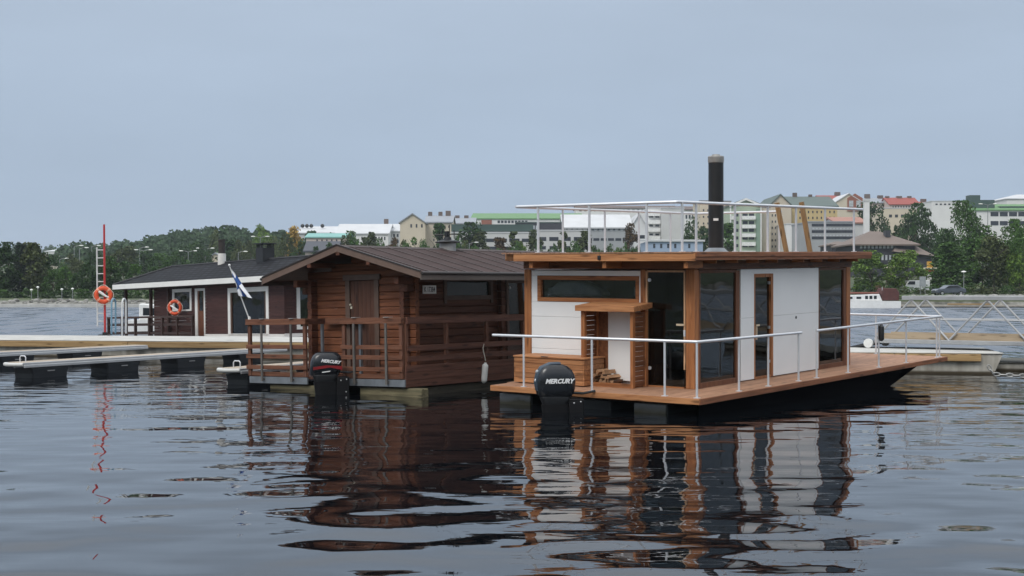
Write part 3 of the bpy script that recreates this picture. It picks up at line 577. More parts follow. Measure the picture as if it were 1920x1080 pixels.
# plank door in the gable
d = MB()
for i in range(6): d.box((GU - .012, 1.565 + i * .126, .22), (GU + .03, 1.565 + i * .126 + .123, 2.175))
d = d.build('door', DOORM, B, bevel=.003)
MB().box((GU - .04, 1.42, .1), (GU - .002, 1.555, 2.19)).box((GU - .04, 2.33, .1), (GU - .002, 2.47, 2.19)).box((GU - .05, 1.36, 2.191), (GU - .002, 2.53, 2.32)).build('frame', TRIM, d, bevel=.006)
MB().ell((GU - .04, 2.30, 1.63), (.03, .022, .028)).box((GU - .02, 2.27, 1.54), (GU - .013, 2.325, 1.60)).build('handle', plain('pale_door_knob', (.66, .62, .5), .35), d, True)
# long window, number plate and glass door on the side
f = MB()
for a, b_, w0, w1 in ((1.90, 1.99, 1.62, 2.19), (3.59, 3.68, 1.62, 2.19), (1.99, 3.59, 1.70, 1.80), (1.99, 3.59, 2.13, 2.19)): f.box((a, SVM - .035, w0), (b_, SVM + .06, w1))
f = f.build('window', TRIM, B, bevel=.004); MB().box((1.99, SVM + .03, 1.80), (3.59, SVM + .036, 2.13)).build('pane', glass('cabin_window_glass', (.6, .62, .62), 1.0, .01), f)
sg = MB().box((1.17, SVM - .025, 1.845), (1.63, SVM - .012, 2.035)).build('number_plate', plain('white_plate', (.90, .90, .89), .4, 0, .03, 9), B, bevel=.003)
text_obj('lettering', 'K 17384', .165, BLACK, sg, Matrix.Translation((1.40, SVM - .0265, 1.937)) @ Matrix.Rotation(math.pi / 2, 4, 'X'), 0, .0022, .001, .66)
f = MB()
for a, b_, w0, w1 in ((4.20, 4.29, .05, 2.17), (5.05, 5.16, .05, 2.17), (4.29, 5.05, 2.09, 2.17), (4.29, 5.05, .05, .72), (4.29, 5.05, .74, .80)): f.box((a, SVM - .035, w0), (b_, SVM + .06, w1))
f = f.build('door', TRIM, B, bevel=.004); MB().box((4.29, SVM + .02, .80), (5.05, SVM + .026, 2.09)).build('pane', PANE, f)
MB().ell((4.33, SVM - .03, 1.98), .03).build('door_stop', plain('white_knob', (.7, .7, .7)), f, True)
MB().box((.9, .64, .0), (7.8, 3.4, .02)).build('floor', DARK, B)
# roof: two slopes with batten seams, bargeboards, eave boards, vent
RV = [-.55, 4.42]; RUa, RUb = -.03, 8.45
rf = MB()
def slope_pts(side, w_off): 
    ve = RV[0] if side < 0 else RV[1]; return (ve, EA - SL * abs(ve - AP) + w_off), (AP, EA + w_off)
for side in (-1, 1):
    e, a = slope_pts(side, 0)
    rf.prism([(e[0], e[1]), (a[0], a[1]), (a[0], a[1] - .045), (e[0], e[1] - .045)], 0, RUa, RUb)
R_ = rf.build('roof', ROOFM, B)
st = MB(); u = .25
while u < RUb:
    for side in (-1, 1):
        e, a = slope_pts(side, .001); st.prism([(e[0], e[1]), (a[0], a[1]), (a[0], a[1] + .016), (e[0], e[1] + .016)], 0, u, u + .05)
    u += .62
st.build('seam', plain('roof_seam_felt', (.052, .037, .035), .75), R_)
MB().prism([(AP - .14, EA - .028), (AP, EA + .022), (AP + .14, EA - .028), (AP, EA + .005)], 0, RUa - .02, RUb).build('ridge_cap', plain('roof_ridge_felt', (.055, .04, .038), .75), R_)
bb = MB()
for side in (-1, 1):
    e, a = slope_pts(side, 0); bb.prism([(e[0], e[1] + .012), (a[0], a[1] + .012), (a[0], a[1] - .135), (e[0], e[1] - .135)], 0, RUa - .03, RUa - .002)
bb.build('bargeboard', plain('brown_fascia_paint', (.14, .090, .068), .55, 0, .12, 4), R_)
tt = MB()
for side in (-1, 1):
    e, a = slope_pts(side, 0); tt.prism([(e[0], e[1] + .04), (a[0], a[1] + .04), (a[0], a[1] + .0125), (e[0], e[1] + .0125)], 0, RUa - .05, RUa - .0)
tt.build('roof_edge_strip', plain('dark_roof_edge', (.03, .024, .023), .5), R_)
for ve, q in ((RV[0], -1), (RV[1], 1)):
    we = EA - SL * abs(ve - AP)
    MB().box((RUa - .03, ve, we - .165), (RUb, ve + q * .028, we - .045)).build('eave_board', plain('grey_eave_paint', (.105, .082, .07), .6, 0, .15, 3), R_)
    MB().tube([(RUa - .03, ve + q * .05, we - .02), (RUb, ve + q * .05, we - .02)], .035, 8).build('gutter', MATS['dark_roof_edge'], R_, True)
sof = MB()
for side in (-1, 1):
    e, a = slope_pts(side, -.047); sof.prism([(e[0], e[1]), (a[0], a[1]), (a[0], a[1] - .03), (e[0], e[1] - .03)], 0, RUa, RUb)
sof.build('soffit', wood('soffit_board', (.08, .034, .02), (.04, .017, .01), 'u'), R_)
vt = MB().lathe([(.21, -.08), (.205, .0), (.20, .14), (.20, .155)], (3.75, AP, EA), 20).build('roof_vent', plain('dull_zinc', (.30, .29, .28), .5, .6, .25, 5), R_, True)
MB().lathe([(.30, .155), (.31, .17), (.30, .185), (.1, .23), (.09, .29), (.03, .30)], (3.75, AP, EA), 20).build('vent_cap', BLACK, vt, True)
an = MB(); 
for dx, h_ in ((-.12, .52), (.05, .60), (.16, .46)): an.tube([(3.75 + dx * .4, AP - dx, EA + .25), (3.75 + dx * .4, AP - dx, EA + h_)], .012, 6)
an.tube([(3.6, AP + .30, EA + .36), (3.9, AP - .30, EA + .36)], .014, 6).box((3.70, AP - .03, EA + .28), (3.80, AP + .05, EA + .44)); an.build('aerial', BLACK, vt)
motor('smaller black and red outboard motor between the railings of the brown log cabin boat', Matrix.Translation((xat(612, 31.95), 31.95, zat(702, 31.95))) @ Matrix.Rotation(math.radians(196), 4, 'Z') @ Matrix.Scale(1.10, 4), 1.0, True)
fb = MM @ Vector((2.66, -.09, .63))
fender('boat_fender', 'white fender hanging on a rope from the side railing of the brown log cabin boat', Matrix.Translation(fb + Vector((0, 0, -.44))) @ Matrix.Rotation(math.radians(5), 4, 'Y'), .44, .075, VINYL, .48)
ring_m = plain('faded_red_ring', (.34, .035, .025), .5, 0, .15, 6); ORG = plain('orange_ring', (.62, .075, .02), .5, 0, .15, 6)
def lifebuoy(label, M, R=.285, r=.072, mat=ORG, group=None, hang=True):
    t = thing('lifebuoy', label, 'lifebuoy', M, group)
    pts = [(R * math.cos(a * math.pi / 14), R * math.sin(a * math.pi / 14), 0) for a in range(28)]
    MB().tube(pts, r, 12, True).build('ring', mat, t, True)
    for k in range(4):
        a0 = math.pi / 4 + k * math.pi / 2
        MB().tube([(R * math.cos(a0 + d), R * math.sin(a0 + d), 0) for d in (-.13, -.04, .05, .13)], r + .005, 12).build('reflective_band', plain('pale_band', (.66, .30, .2), .4), t, True)
    rp = MB().tube([((R + r + .03 * (1 + math.sin(a * math.pi / 4 + 1.57)) - .02) * math.cos(a * math.pi / 16), (R + r + .03 * (1 + math.sin(a * math.pi / 4 + 1.57)) - .02) * math.sin(a * math.pi / 16), .01) for a in range(32)], .011, 6, True)
    rp.build('grab_line', MATS['cream_rope'], t, True)
    if hang: MB().tube([(-.17, .14, .04), (.0, .02, .06), (.10, -.05, .06), (.20, -.09, .05)], .055, 8, r1=.03).build('rope_bag', plain('white_cloth', (.72, .72, .7), .8), t, True)
    return t
lifebuoy('dull red lifebuoy hung inside the glass side door of the brown log cabin boat', MM @ Matrix.Translation((4.72, SVM + .22, 1.42)) @ Matrix.Rotation(math.pi / 2, 4, 'X'), .26, .06, ring_m, None, False)
# flag on a leaning staff at the front corner of the railing
P0 = MM @ Vector((0, 4.96, 1.33)); P1 = at(430, 498, P0.y - .12)
t = thing('flag', 'white and blue cross flag drooping from a leaning white staff on the railing', 'flag', P0)
MB().tube([(0, 0, 0), P1 - P0], .016, 8, r1=.011).ell(P1 - P0 + Vector((0, 0, .01)), .03).build('staff', plain('white_pole_paint', (.75, .75, .74), .4), t, True)
MB().lathe([(.035, -.03), (.035, .05), (.02, .08)], (0, 0, 0), 10).build('socket', plain('white_socket', (.7, .7, .68), .5), t, True)
fg = MB(); n1_, n2_ = 22, 22
cs = [at(px, py, P0.y + dy) - P0 for px, py, dy in ((431, 501, -.13), (444, 537, -.1), (472, 560, -.28), (447, 553, -.1))]
for i in range(n1_ + 1):
    for j in range(n2_ + 1):
        s, q = i / n1_, j / n2_
        p = cs[0].lerp(cs[1], s).lerp(cs[2].lerp(cs[3], s), q)
        p += Vector((.012 * math.sin(s * 9 + q * 3), .05 * math.sin(s * 11 + q * 2.4) * (.3 + q), .015 * math.sin(q * 7 + s * 4))); fg.v.append(tuple(p))
for i in range(n1_):
    for j in range(n2_):
        a = i * (n2_ + 1) + j; fg.f.append((a, a + 1, a + n2_ + 2, a + n2_ + 1)); s, q = (i + .5) / n1_, (j + .5) / n2_
        fg.mi.append(1 if (.22 < q < .52 or .32 < s < .68) else 0)
fg.build('cloth', [plain('white_flag_cloth', (.74, .75, .78), .8, 0, .06, 8), plain('blue_flag_cloth', (.02, .075, .27), .8, 0, .1, 8)], t, True, fix=False)

# ================================================================ the dark house on its float, farther off
ML = frame(at(533.6, 631, 57), -41.6, -.025, 0)
D = thing('houseboat', 'dark brown houseboat with black shingle hip roof, white eaves and open terrace', 'houseboat', ML)
DWL = wood('dark_cladding', (.078, .034, .029), (.040, .018, .016), 'u', .7, .14); DPW = wood('dark_post', (.06, .034, .027), (.03, .018, .014), 'w'); WP = plain('white_window_paint', (.74, .73, .69), .5, 0, .04, 3)
MB().box((-1.2, -4.2, -.14), (15.6, .75, -.02)).build('deck', RAILU, D); MB().box((-1.0, -4.0, -1.0), (15.4, .55, -.142)).build('float', plain('grey_hull', (.22, .22, .21), .7), D)
def boards(mb, fix, a, b_, w0, w1, holes, axis='u', th=.08, lh=.14):
    w = w0
    while w < w1 - .01:
        t = min(w + lh - .008, w1); segs = [(a, b_)]
        for (h0, h1, g0, g1) in holes:
            if w + .01 < g1 and t - .01 > g0: segs = [q for s in segs for q in ((s[0], min(s[1], h0)), (max(s[0], h1), s[1])) if q[1] - q[0] > .02]
        for s in segs: mb.box((s[0], fix, w), (s[1], fix - th, t)) if axis == 'u' else mb.box((fix, s[0], w), (fix + th, s[1], t))
        w += lh
g = MB(); boards(g, 0, 0, 6.52, .02, 2.30, [(1.2, 4.47, 0, 2.09)]); g.box((0, -.085, .02), (1.2, -.11, 2.3)).box((4.47, -.085, .02), (6.4, -.11, 2.3)).box((1.2, -.085, 2.1), (4.47, -.11, 2.3)); g.build('front_wall', DWL, D)
g = MB(); boards(g, -.12, 6.44, 11.6, .02, 2.30, [(6.7, 7.56, 0, 2.12), (7.95, 9.75, 1.15, 2.15)]); g.build('porch_wall', DWL, D)
g = MB(); boards(g, 11.52, -3.6, -.21, .02, 2.3, [], 'v'); g.build('porch_side_wall', DWL, D)
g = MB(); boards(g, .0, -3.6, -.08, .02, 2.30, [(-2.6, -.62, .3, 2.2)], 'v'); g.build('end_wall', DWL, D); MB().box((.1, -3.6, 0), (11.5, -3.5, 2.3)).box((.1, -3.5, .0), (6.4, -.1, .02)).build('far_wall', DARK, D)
def win(u0, u1, v, w0, w1, f_=.13, sill=True, name='window'):
    f = MB()
    for a, b_, c, d_ in ((u0, u0 + f_, w0, w1), (u1 - f_, u1, w0, w1), (u0 + f_, u1 - f_, w1 - f_, w1), (u0 + f_, u1 - f_, w0, w0 + f_ * .5)): f.box((a, v - .05, c), (b_, v + .03, d_))
    f = f.build(name, WP, D, bevel=.006); MB().box((u0 + f_, v - .03, w0 + f_ * .5), (u1 - f_, v - .024, w1 - f_)).build('pane', MATS['cabin_window_glass'], f); return f
f = win(1.18, 4.50, 0, .02, 2.10, .2)
for u in (1.40, 4.18): MB().box((u, -.022, .1), (u + .1, .012, 1.88)).build('inner_frame', wood('brown_inner_frame', (.10, .055, .035), (.06, .03, .02), 'w'), f)
f = win(7.95, 9.75, -.12, 1.15, 2.18, .15)
f = MB().box((6.66, -.17, .0), (6.80, -.08, 2.16)).box((7.38, -.17, 0), (7.6, -.08, 2.16)).box((6.8, -.17, 2.05), (7.38, -.08, 2.16)).build('door', WP, D, bevel=.005)
MB().box((6.80, -.15, .02), (7.38, -.12, 1.15)).box((6.8, -.15, 1.15), (6.92, -.12, 2.05)).box((7.28, -.15, 1.15), (7.38, -.12, 2.05)).build('leaf', wood('red_brown_door', (.16, .06, .03), (.09, .035, .018), 'w'), f); MB().box((6.92, -.14, 1.15), (7.28, -.135, 2.05)).build('pane', MATS['cabin_window_glass'], f)
f = MB()
for a, b_, c, d_ in ((-2.62, -2.5, .28, 2.22), (-.76, -.60, .28, 2.22), (-2.5, -.76, 2.08, 2.22), (-2.5, -.76, .28, .4)): f.box((-.03, a, c), (.06, b_, d_))
f = f.build('window', WP, D); MB().box((.03, -2.5, .4), (.036, -.76, 2.08)).build('pane', MATS['cabin_window_glass'], f)
MB().box((-.02, .002, -.01), (6.5, .03, .10)).box((-.03, -3.6, -.01), (-.002, -.0, .12)).build('white_plinth', WP, D)
for u in (9.85, 11.6, 14.2): MB().box((u, -.06, 0), (u + .13, .07, 2.32)).build('porch_post', DPW, D, bevel=.008)
for u in (11.6, 14.2): MB().box((u, -3.4, 0), (u + .13, -3.27, 2.32)).build('porch_post', DPW, D, bevel=.008)
# hip roof
E0, E1, V0, V1, WE, RW, RI = -1.15, 14.55, .52, -3.95, 2.50, 3.36, 1.75; vm = (V0 + V1) / 2
rr = MB().add([(E0, V0, WE), (E1, V0, WE), (E1, V1, WE), (E0, V1, WE), (E0 + RI, vm, RW), (E1 - RI, vm, RW)], [(0, 1, 5, 4), (2, 3, 4, 5), (1, 2, 5), (3, 0, 4), (0, 3, 2, 1)])
SH = bpy.data.materials.new('black_roof_shingle'); SH.use_nodes = True; n_ = SH.node_tree.nodes; l_ = SH.node_tree.links; pb = n_['Principled BSDF']
tcx = n_.new('ShaderNodeTexCoord'); mpx = n_.new('ShaderNodeMapping'); mpx.inputs['Scale'].default_value = (1, 1, 1); l_.new(tcx.outputs['Object'], mpx.inputs[0]); brk = n_.new('ShaderNodeTexBrick'); brk.inputs['Scale'].default_value = .85
brk.inputs['Color1'].default_value = (.030, .033, .041, 1); brk.inputs['Color2'].default_value = (.014, .016, .020, 1); brk.inputs['Mortar'].default_value = (.006, .006, .008, 1); brk.inputs['Mortar Size'].default_value = .07
l_.new(mpx.outputs[0], brk.inputs[0]); l_.new(brk.outputs[0], pb.inputs['Base Color']); pb.inputs['Specular IOR Level'].default_value = .12; pb.inputs['Roughness'].default_value = .7
R2 = rr.build('roof', SH, D)
MB().box((E0 - .03, V0, WE - .22), (E1 + .03, V0 + .035, WE + .01)).box((E1, V1, WE - .22), (E1 + .035, V0 - .002, WE + .01)).box((E0 - .035, V1, WE - .22), (E0, V0 - .002, WE + .01)).build('eave_board', WP, R2, bevel=.006)
MB().tube([(E0 + RI, vm, RW + .01), (E1 - RI, vm, RW + .01), (E1, V0, WE + .02)], .06, 6).tube([(E1 - RI, vm, RW + .01), (E1, V1, WE + .02)], .06, 6).build('ridge_tile', plain('grey_ridge_tile', (.03, .031, .035), .7), R2)
MB().box((E0 + .05, V1 + .05, WE - .24), (E1 - .05, V0 - .02, WE - .222)).build('soffit', plain('dark_soffit', (.05, .032, .025), .7), R2)
c_ = MB().lathe([(.19, 3.1), (.185, 3.78)], (7.82, vm + .1, 0), 14).build('chimney', plain('white_flue', (.68, .66, .62), .6), D, True)
MB().lathe([(.16, 3.78), (.15, 4.35), (.17, 4.36), (.17, 4.43)], (7.82, vm + .1, 0), 14).build('flue_top', plain('sooty_flue', (.028, .022, .02), .7), c_, True)
c_ = MB().box((3.85, vm - .25, 3.1), (4.42, vm + .35, 3.86)).build('chimney', plain('black_chimney_cladding', (.02, .021, .024), .5, .2), D)
g = MB().box((3.78, vm - .32, 4.03), (4.49, vm + .42, 4.08))
for u in (3.87, 3.99, 4.11, 4.23, 4.35):
    for v in (vm - .24, vm + .30): g.box((u, v, 3.861), (u + .04, v + .04, 4.03))
g.build('chimney_cap', MATS['black_chimney_cladding'], c_)
# terrace railing
r = MB().box((6.55, .50, .86), (15.1, .62, .95)); r = r.build('railing', DPW, D, bevel=.006)
for w0 in (.50, .10): MB().box((6.55, .53, w0), (15.1, .57, w0 + .11)).build('rail_board', wood('dark_rail_board', (.055, .032, .026), (.028, .017, .014), 'u'), r)
for u in (6.6, 8.0, 9.4, 10.7, 12.1, 13.5, 14.95): MB().box((u, .505, 0), (u + .11, .615, .86)).build('post', DPW, r)
MB().prism([(10.6, .80), (10.72, .80), (9.1, .05), (8.98, .05)], 1, .50, .525).build('brace', DPW, r)
r = MB().box((14.98, -3.6, .86), (15.1, .49, .95)).build('railing', DPW, D)
for w0 in (.50, .10): MB().box((15.02, -3.6, w0), (15.06, .49, w0 + .11)).build('rail_board', MATS['dark_rail_board'], r)
lifebuoy('orange lifebuoy hanging on the porch of the dark brown houseboat', ML @ Matrix.Translation((8.75, .30, 1.32)) @ Matrix.Rotation(math.radians(32), 4, 'Z') @ Matrix.Rotation(math.radians(-90), 4, 'X'), .29, .075)
MB().box((2.6, -2.6, .02), (4.2, -1.4, .78)).box((2.0, -3.2, .02), (2.5, -2.4, 1.1)).build('indoor_table', DARK, D)

# ================================================================ pontoons, fingers, rescue post, gangway
m, nt, N, L, b = nm('damp_concrete'); tcx = N.new('ShaderNodeTexCoord'); no = N.new('ShaderNodeTexNoise'); no.inputs['Scale'].default_value = 2.5; no.inputs['Detail'].default_value = 8; L.new(tcx.outputs['Object'], no.inputs['Vector'])
mpx = N.new('ShaderNodeMapping'); mpx.inputs['Scale'].default_value = (3, 3, .25); L.new(tcx.outputs['Object'], mpx.inputs[0]); n2 = N.new('ShaderNodeTexNoise'); n2.inputs['Scale'].default_value = 1.6; n2.inputs['Detail'].default_value = 5; L.new(mpx.outputs[0], n2.inputs['Vector'])
mm = N.new('ShaderNodeMath'); mm.operation = 'ADD'; L.new(no.outputs[0], mm.inputs[0]); L.new(n2.outputs[0], mm.inputs[1])
rp = N.new('ShaderNodeValToRGB'); rp.color_ramp.elements[0].position = .35; rp.color_ramp.elements[0].color = (.25, .23, .19, 1); rp.color_ramp.elements[1].position = .62; rp.color_ramp.elements[1].color = (.48, .46, .41, 1)
hf = N.new('ShaderNodeMath'); hf.operation = 'MULTIPLY'; hf.inputs[1].default_value = .5; L.new(mm.outputs[0], hf.inputs[0]); L.new(hf.outputs[0], rp.inputs[0])
geo_ = N.new('ShaderNodeNewGeometry'); sz = N.new('ShaderNodeSeparateXYZ'); L.new(geo_.outputs['Position'], sz.inputs[0]); wet = N.new('ShaderNodeMapRange'); wet.inputs[1].default_value = .04; wet.inputs[2].default_value = .10; L.new(sz.outputs['Z'], wet.inputs[0])
mx = N.new('ShaderNodeMix'); mx.data_type = 'RGBA'; L.new(wet.outputs[0], mx.inputs[0]); mx.inputs[6].default_value = (.05, .038, .02, 1); L.new(rp.outputs[0], mx.inputs[7]); L.new(mx.outputs[2], b.inputs['Base Color']); b.inputs['Roughness'].default_value = .85
CONC = m; CTOP = plain('pale_concrete_top', (.43, .425, .40), .9, 0, .16, 1.5); STR = wood('pontoon_strake', (.40, .27, .13), (.25, .155, .07), 'u', .8, .2, .6)
def pontoon(label, a, b_, depth, h_, x0=0, x1=0, end_taper=0, taper=.12, top=None):
    a, b_ = Vector((*a, 0)), Vector((*b_, 0)); d_ = (b_ - a).normalized(); Ln = (b_ - a).length; nrm = Vector((-d_.y, d_.x, 0))
    M = Matrix((d_, nrm, Vector((0, 0, 1)))).transposed().to_4x4(); M.translation = a
    t = thing('pontoon', label, 'pontoon', M)
    mb = MB(); e = end_taper
    vs = [(0, taper, -.5), (Ln - e * 1.5, taper, -.5), (Ln - e * 1.5, depth - taper, -.5), (0, depth - taper, -.5), (0, .02, h_ - .03), (Ln, .02, h_ - .03), (Ln, depth - .02, h_ - .03), (0, depth - .02, h_ - .03)]
    mb.add(vs, [(0, 1, 2, 3), (4, 5, 6, 7), (0, 1, 5, 4), (1, 2, 6, 5), (2, 3, 7, 6), (3, 0, 4, 7)]).build('concrete_body', CONC, t)
    MB().box((-.02, -.02, h_ - .028), (Ln + .02, depth + .02, h_)).build('walking_surface', top or CTOP, t, bevel=.01)
    g = MB(); s = x0
    while s < Ln - x1 - .1: g.box((s, -.10, h_ - .24), (min(s + 5.2, Ln - x1) - .02, .06, h_ - .04)); s += 5.2
    if g.v: g.build('timber_strake', STR, t, bevel=.01)
    return t, M
tp, MP = pontoon('long concrete pontoon with a tan timber edge in front of the dark brown houseboat', (-34, 52.3), (-5.2, 47.42), 4.6, .60)
pontoon('short linking concrete pontoon behind the log cabin and white houseboats', (-5.0, 47.2), (5.6, 41.2), 3.0, .60)
tr, MR = pontoon('concrete pontoon with slanted end where the aluminium gangway lands', (5.9, 40.85), (13.95, 39.4), 3.6, .60, 0, .58, .30, .06)
pontoon('shaded concrete pontoon in the darkness under the outer part of the gangway', (14.3, 41.0), (24, 38.2), 3.0, .25, 0, 99, 0, .1, plain('shade_dark_concrete', (.085, .085, .07), .9))  # top surface darker: the gangway's shade is put into its colour
for i, x in enumerate((18.2, 24.3)): MB().box((x, .25, .6), (x + .05, .9, .604)).build('hatch', GALV, tp)
def finger(label, nose, tail, z, floats, wd=.72, group='mooring fingers on black floats'):
    nose, tail = Vector(nose), Vector(tail); d_ = (tail - nose); Ln = d_.length; d_.normalize(); nrm = Vector((-d_.y, d_.x, 0))
    M = Matrix((d_, nrm, Vector((0, 0, 1)))).transposed().to_4x4(); M.translation = (nose.x, nose.y, 0)
    t = thing('mooring_finger', label, 'mooring finger', M, group)
    MB().box((.15, -wd / 2, z - .10), (Ln, -wd / 2 + .07, z)).box((.15, wd / 2 - .07, z - .10), (Ln, wd / 2, z)).box((.15, -wd / 2 - .03, z - .14), (Ln, -wd / 2 - .002, z - .06)).build('side_beam', plain('dull_finger_aluminium', (.44, .45, .46), .5, .3, .1, 2), t, bevel=.01)
    g = MB(); s = .2
    while s < Ln - .1: g.box((s, -wd / 2 + .075, z - .03), (min(s + 1.95, Ln), wd / 2 - .075, z + .006)); s += 2.0
    g.build('walking_boards', wood('grey_finger_boards', (.42, .36, .29), (.27, .22, .17), 'u', .85, .1), t, bevel=.004)
    arc = [(.15 - .16 * math.sin(math.pi * k / 8), -wd / 2 + .02 + (wd - .04) * k / 8, z - .05) for k in range(9)]
    MB().tube(arc, .055, 10).build('nose_bumper', plain('greyed_vinyl', (.56, .56, .54), .5, 0, .1, 4), t, True)
    hp = [(.45, -.11, z), (.45, -.11, z + .13), (.45, -.07, z + .17), (.45, .07, z + .17), (.45, .11, z + .13), (.45, .11, z)]
    MB().tube(hp, .016, 8).build('mooring_hoop', ALU, t, True)
    for s in floats:
        mb = MB(); a, c = s, s + 1.35
        vs = [(a + .07, -wd / 2 + .05, -.35), (c - .07, -wd / 2 + .05, -.35), (c - .07, wd / 2 - .05, -.35), (a + .07, wd / 2 - .05, -.35), (a + .05, -wd / 2 - .0, .12), (c - .05, -wd / 2 - .0, .12), (c - .05, wd / 2, .12), (a + .05, wd / 2, .12), (a, -wd / 2 - .02, z - .145), (c, -wd / 2 - .02, z - .145), (c, wd / 2 + .02, z - .145), (a, wd / 2 + .02, z - .145)]
        mb.add(vs, [(0, 1, 2, 3), (8, 9, 10, 11)] + [(r0 + k, r0 + (k + 1) % 4, r0 + 4 + (k + 1) % 4, r0 + 4 + k) for r0 in (0, 4) for k in range(4)])
        fo = mb.build('float', RUBBER, t, bevel=.03); MB().box((a + .55, -wd / 2 - .03, z - .26), (a + .80, -wd / 2 - .018, z - .235)).build('maker_plate', plain('dull_plate', (.3, .3, .3), .5), fo)
    return t
finger('long mooring finger on black floats in the open water, its whole white nose showing', (-13.55, 37.4, 0), (-8.0, 47.5, 0), .43, (.42, 3.2, 6.1, 9.0))
finger('mooring finger running to the pontoon behind the longer one, its nose out of view', (-19.6, 37.1, 0), (-13.0, 48.5, 0), .46, (.42, 3.6, 6.9, 9.75))
finger('low mooring finger half hidden behind the railing of the log cabin boat', (-7.2, 34.8, 0), (-2.2, 43.9, 0), .43, (.42, 3.3, 6.2))
# rescue post: red pole, white ladder, lifebuoy
pz = at(197, 627, 54.3); pz.z = .6
t = thing('rescue_post', 'tall thin red pole with white rescue ladder standing on the concrete pontoon', 'rescue post', Matrix.Translation(pz) @ Matrix.Rotation(math.radians(-.5), 4, 'Y'))
MB().tube([(0, 0, 0), (0, 0, 4.34)], .045, 10, r1=.04).build('pole', plain('red_pole_paint', (.42, .03, .03), .4, 0, .1, 4), t, True)
MB().box((-.22, -.18, 0), (.22, .18, .03)).box((-.08, -.08, .03), (.08, .08, .12)).build('foot_plate', BLACK, t)
l_ = MB(); l_.tube([(-.30, .03, .35), (-.30, .03, 3.45)], .03, 8).tube([(-.02, .07, .35), (-.02, .07, 3.3)], .025, 8); 
for k in range(10): l_.tube([(-.30, .03, .55 + k * .31), (-.02, .06, .55 + k * .31)], .022, 6)
l_.build('ladder', plain('white_ladder_paint', (.55, .55, .54), .5), t, True)
lifebuoy('bright orange lifebuoy mounted on the red and white rescue post', Matrix.Translation(pz + Vector((-.02, -.16, 1.58))) @ Matrix.Rotation(math.radians(90), 4, 'X') @ Matrix.Rotation(.3, 4, 'Y'), .265, .085)
t = thing('boarding_ladder', 'hooped blue and white swim ladder rail on the pontoon beside the rescue post', 'ladder', at(219, 626, 55.2))
for dx, c_ in ((-.21, 'blue'), (.21, 'white')):
    pts = [(dx, 0, -.9), (dx, 0, 1.2)] + [(dx + .0 + (.21 if dx < 0 else 0) * 0, .28 - .28 * math.cos(math.pi * k / 8), 1.2 + .2 * math.sin(math.pi * k / 8)) for k in range(1, 9)] + [(dx, .56, .0)]
    MB().tube(pts, .035, 8).build('handrail', plain(c_ + '_rail_paint', (.7, .71, .7) if c_ == 'white' else (.16, .30, .40), .4), t, True)
# small white boat behind the terrace
def hull_mesh(L_, Bm, fb, n=14):
    mb = MB(); vs = []
    for i in range(n + 1):
        s = i / n; hw = Bm / 2 * (1 - max(0, (s - .45) / .55) ** 2.2); sh = fb * (1 + .25 * s * s)
        vs += [(s * L_, -hw, sh), (s * L_, -hw * .97, -.05), (s * L_, 0, -.3), (s * L_, hw * .97, -.05), (s * L_, hw, sh)]
    fs = [(i * 5 + k, i * 5 + k + 1, i * 5 + k + 6, i * 5 + k + 5) for i in range(n) for k in range(4)] + [(0, 1, 2, 3, 4)] + [(i * 5, i * 5 + 5, i * 5 + 9, i * 5 + 4) for i in range(n)]
    return mb.add(vs, fs)
t = thing('motorboat', 'small white cabin boat moored beyond the terrace of the dark brown houseboat', 'boat', Matrix.Translation((xat(242, 74), 74, 0)) @ Matrix.Rotation(math.radians(8), 4, 'Z'))
GEL = plain('white_gelcoat', (.74, .74, .72), .35, 0, .05, 3)
hull_mesh(4.6, 1.7, .75).build('hull', GEL, t, True); cb = MB().prism([(.6, .75), (3.0, .75), (2.5, 1.5), (.6, 1.62)], 1, -.65, .65).build('cabin', GEL, t, bevel=.04); MB().prism([(.8, 1.0), (2.5, 1.0), (2.25, 1.35), (.8, 1.4)], 1, -.66, .66).build('window', plain('dark_boat_glass', (.02, .025, .03), .15), cb)
GANG = plain('dull_aluminium', (.36, .37, .38), .5, .35, .12, 3)
# gangway of aluminium trusses
ga, gd = Vector((10.45, 39.95, 0)), Vector((.832, -.555, 0)); gn = Vector((.555, .832, 0))
M = Matrix((gd, gn, Vector((0, 0, 1)))).transposed().to_4x4(); M.translation = ga * 1.07 + Vector((0, 0, 2.45 * (1 - 1.07))); M = M @ Matrix.Scale(1.07, 4)
t = thing('gangway', 'aluminium truss gangway sloping from the concrete pontoon out of the picture', 'gangway', M)
zt, zb_, GL = 2.17, .93, 16.0
for y, nmn in ((0, 'truss'), (1.35, 'truss')):
    q = MB(); s0 = .0 if y == 0 else .1
    q.box((s0 + .80, y - .05, zt - .06), (GL, y + .05, zt + .06)); q.box((0, y - .05, zb_ - .06), (GL, y + .05, zb_ + .06))
    tr_ = q.build('truss', GANG, t, bevel=.01)
    MB().tube([(.6, y, 1.56), (GL, y, 1.56)], .018, 8).build('hand_rail', GANG, tr_, True)
    x = .0; k = 0; per = 1.62
    g = MB()
    while x < GL - 1.2: g.tube([(x + (0 if k % 2 == 0 else 0), y, zb_ + .05 if k % 2 == 0 else zt - .05), (x + 1.06, y, zt - .05 if k % 2 == 0 else zb_ + .05)], .030, 6); x += 1.06; k += 1
    g.build('lattice', GANG, tr_)
MB().box((0, .06, zb_ - .03), (GL, 1.29, zb_ + .0)).build('walkway', CTOP, t); MB().box((.05, .052, zb_ + .062), (GL, .085, zb_ + .23)).box((.05, 1.27, zb_ + .062), (GL, 1.295, zb_ + .23)).build('kick_board', wood('pale_kick_board', (.42, .33, .23), (.30, .23, .155), 'u', .8, .1, .6), t)
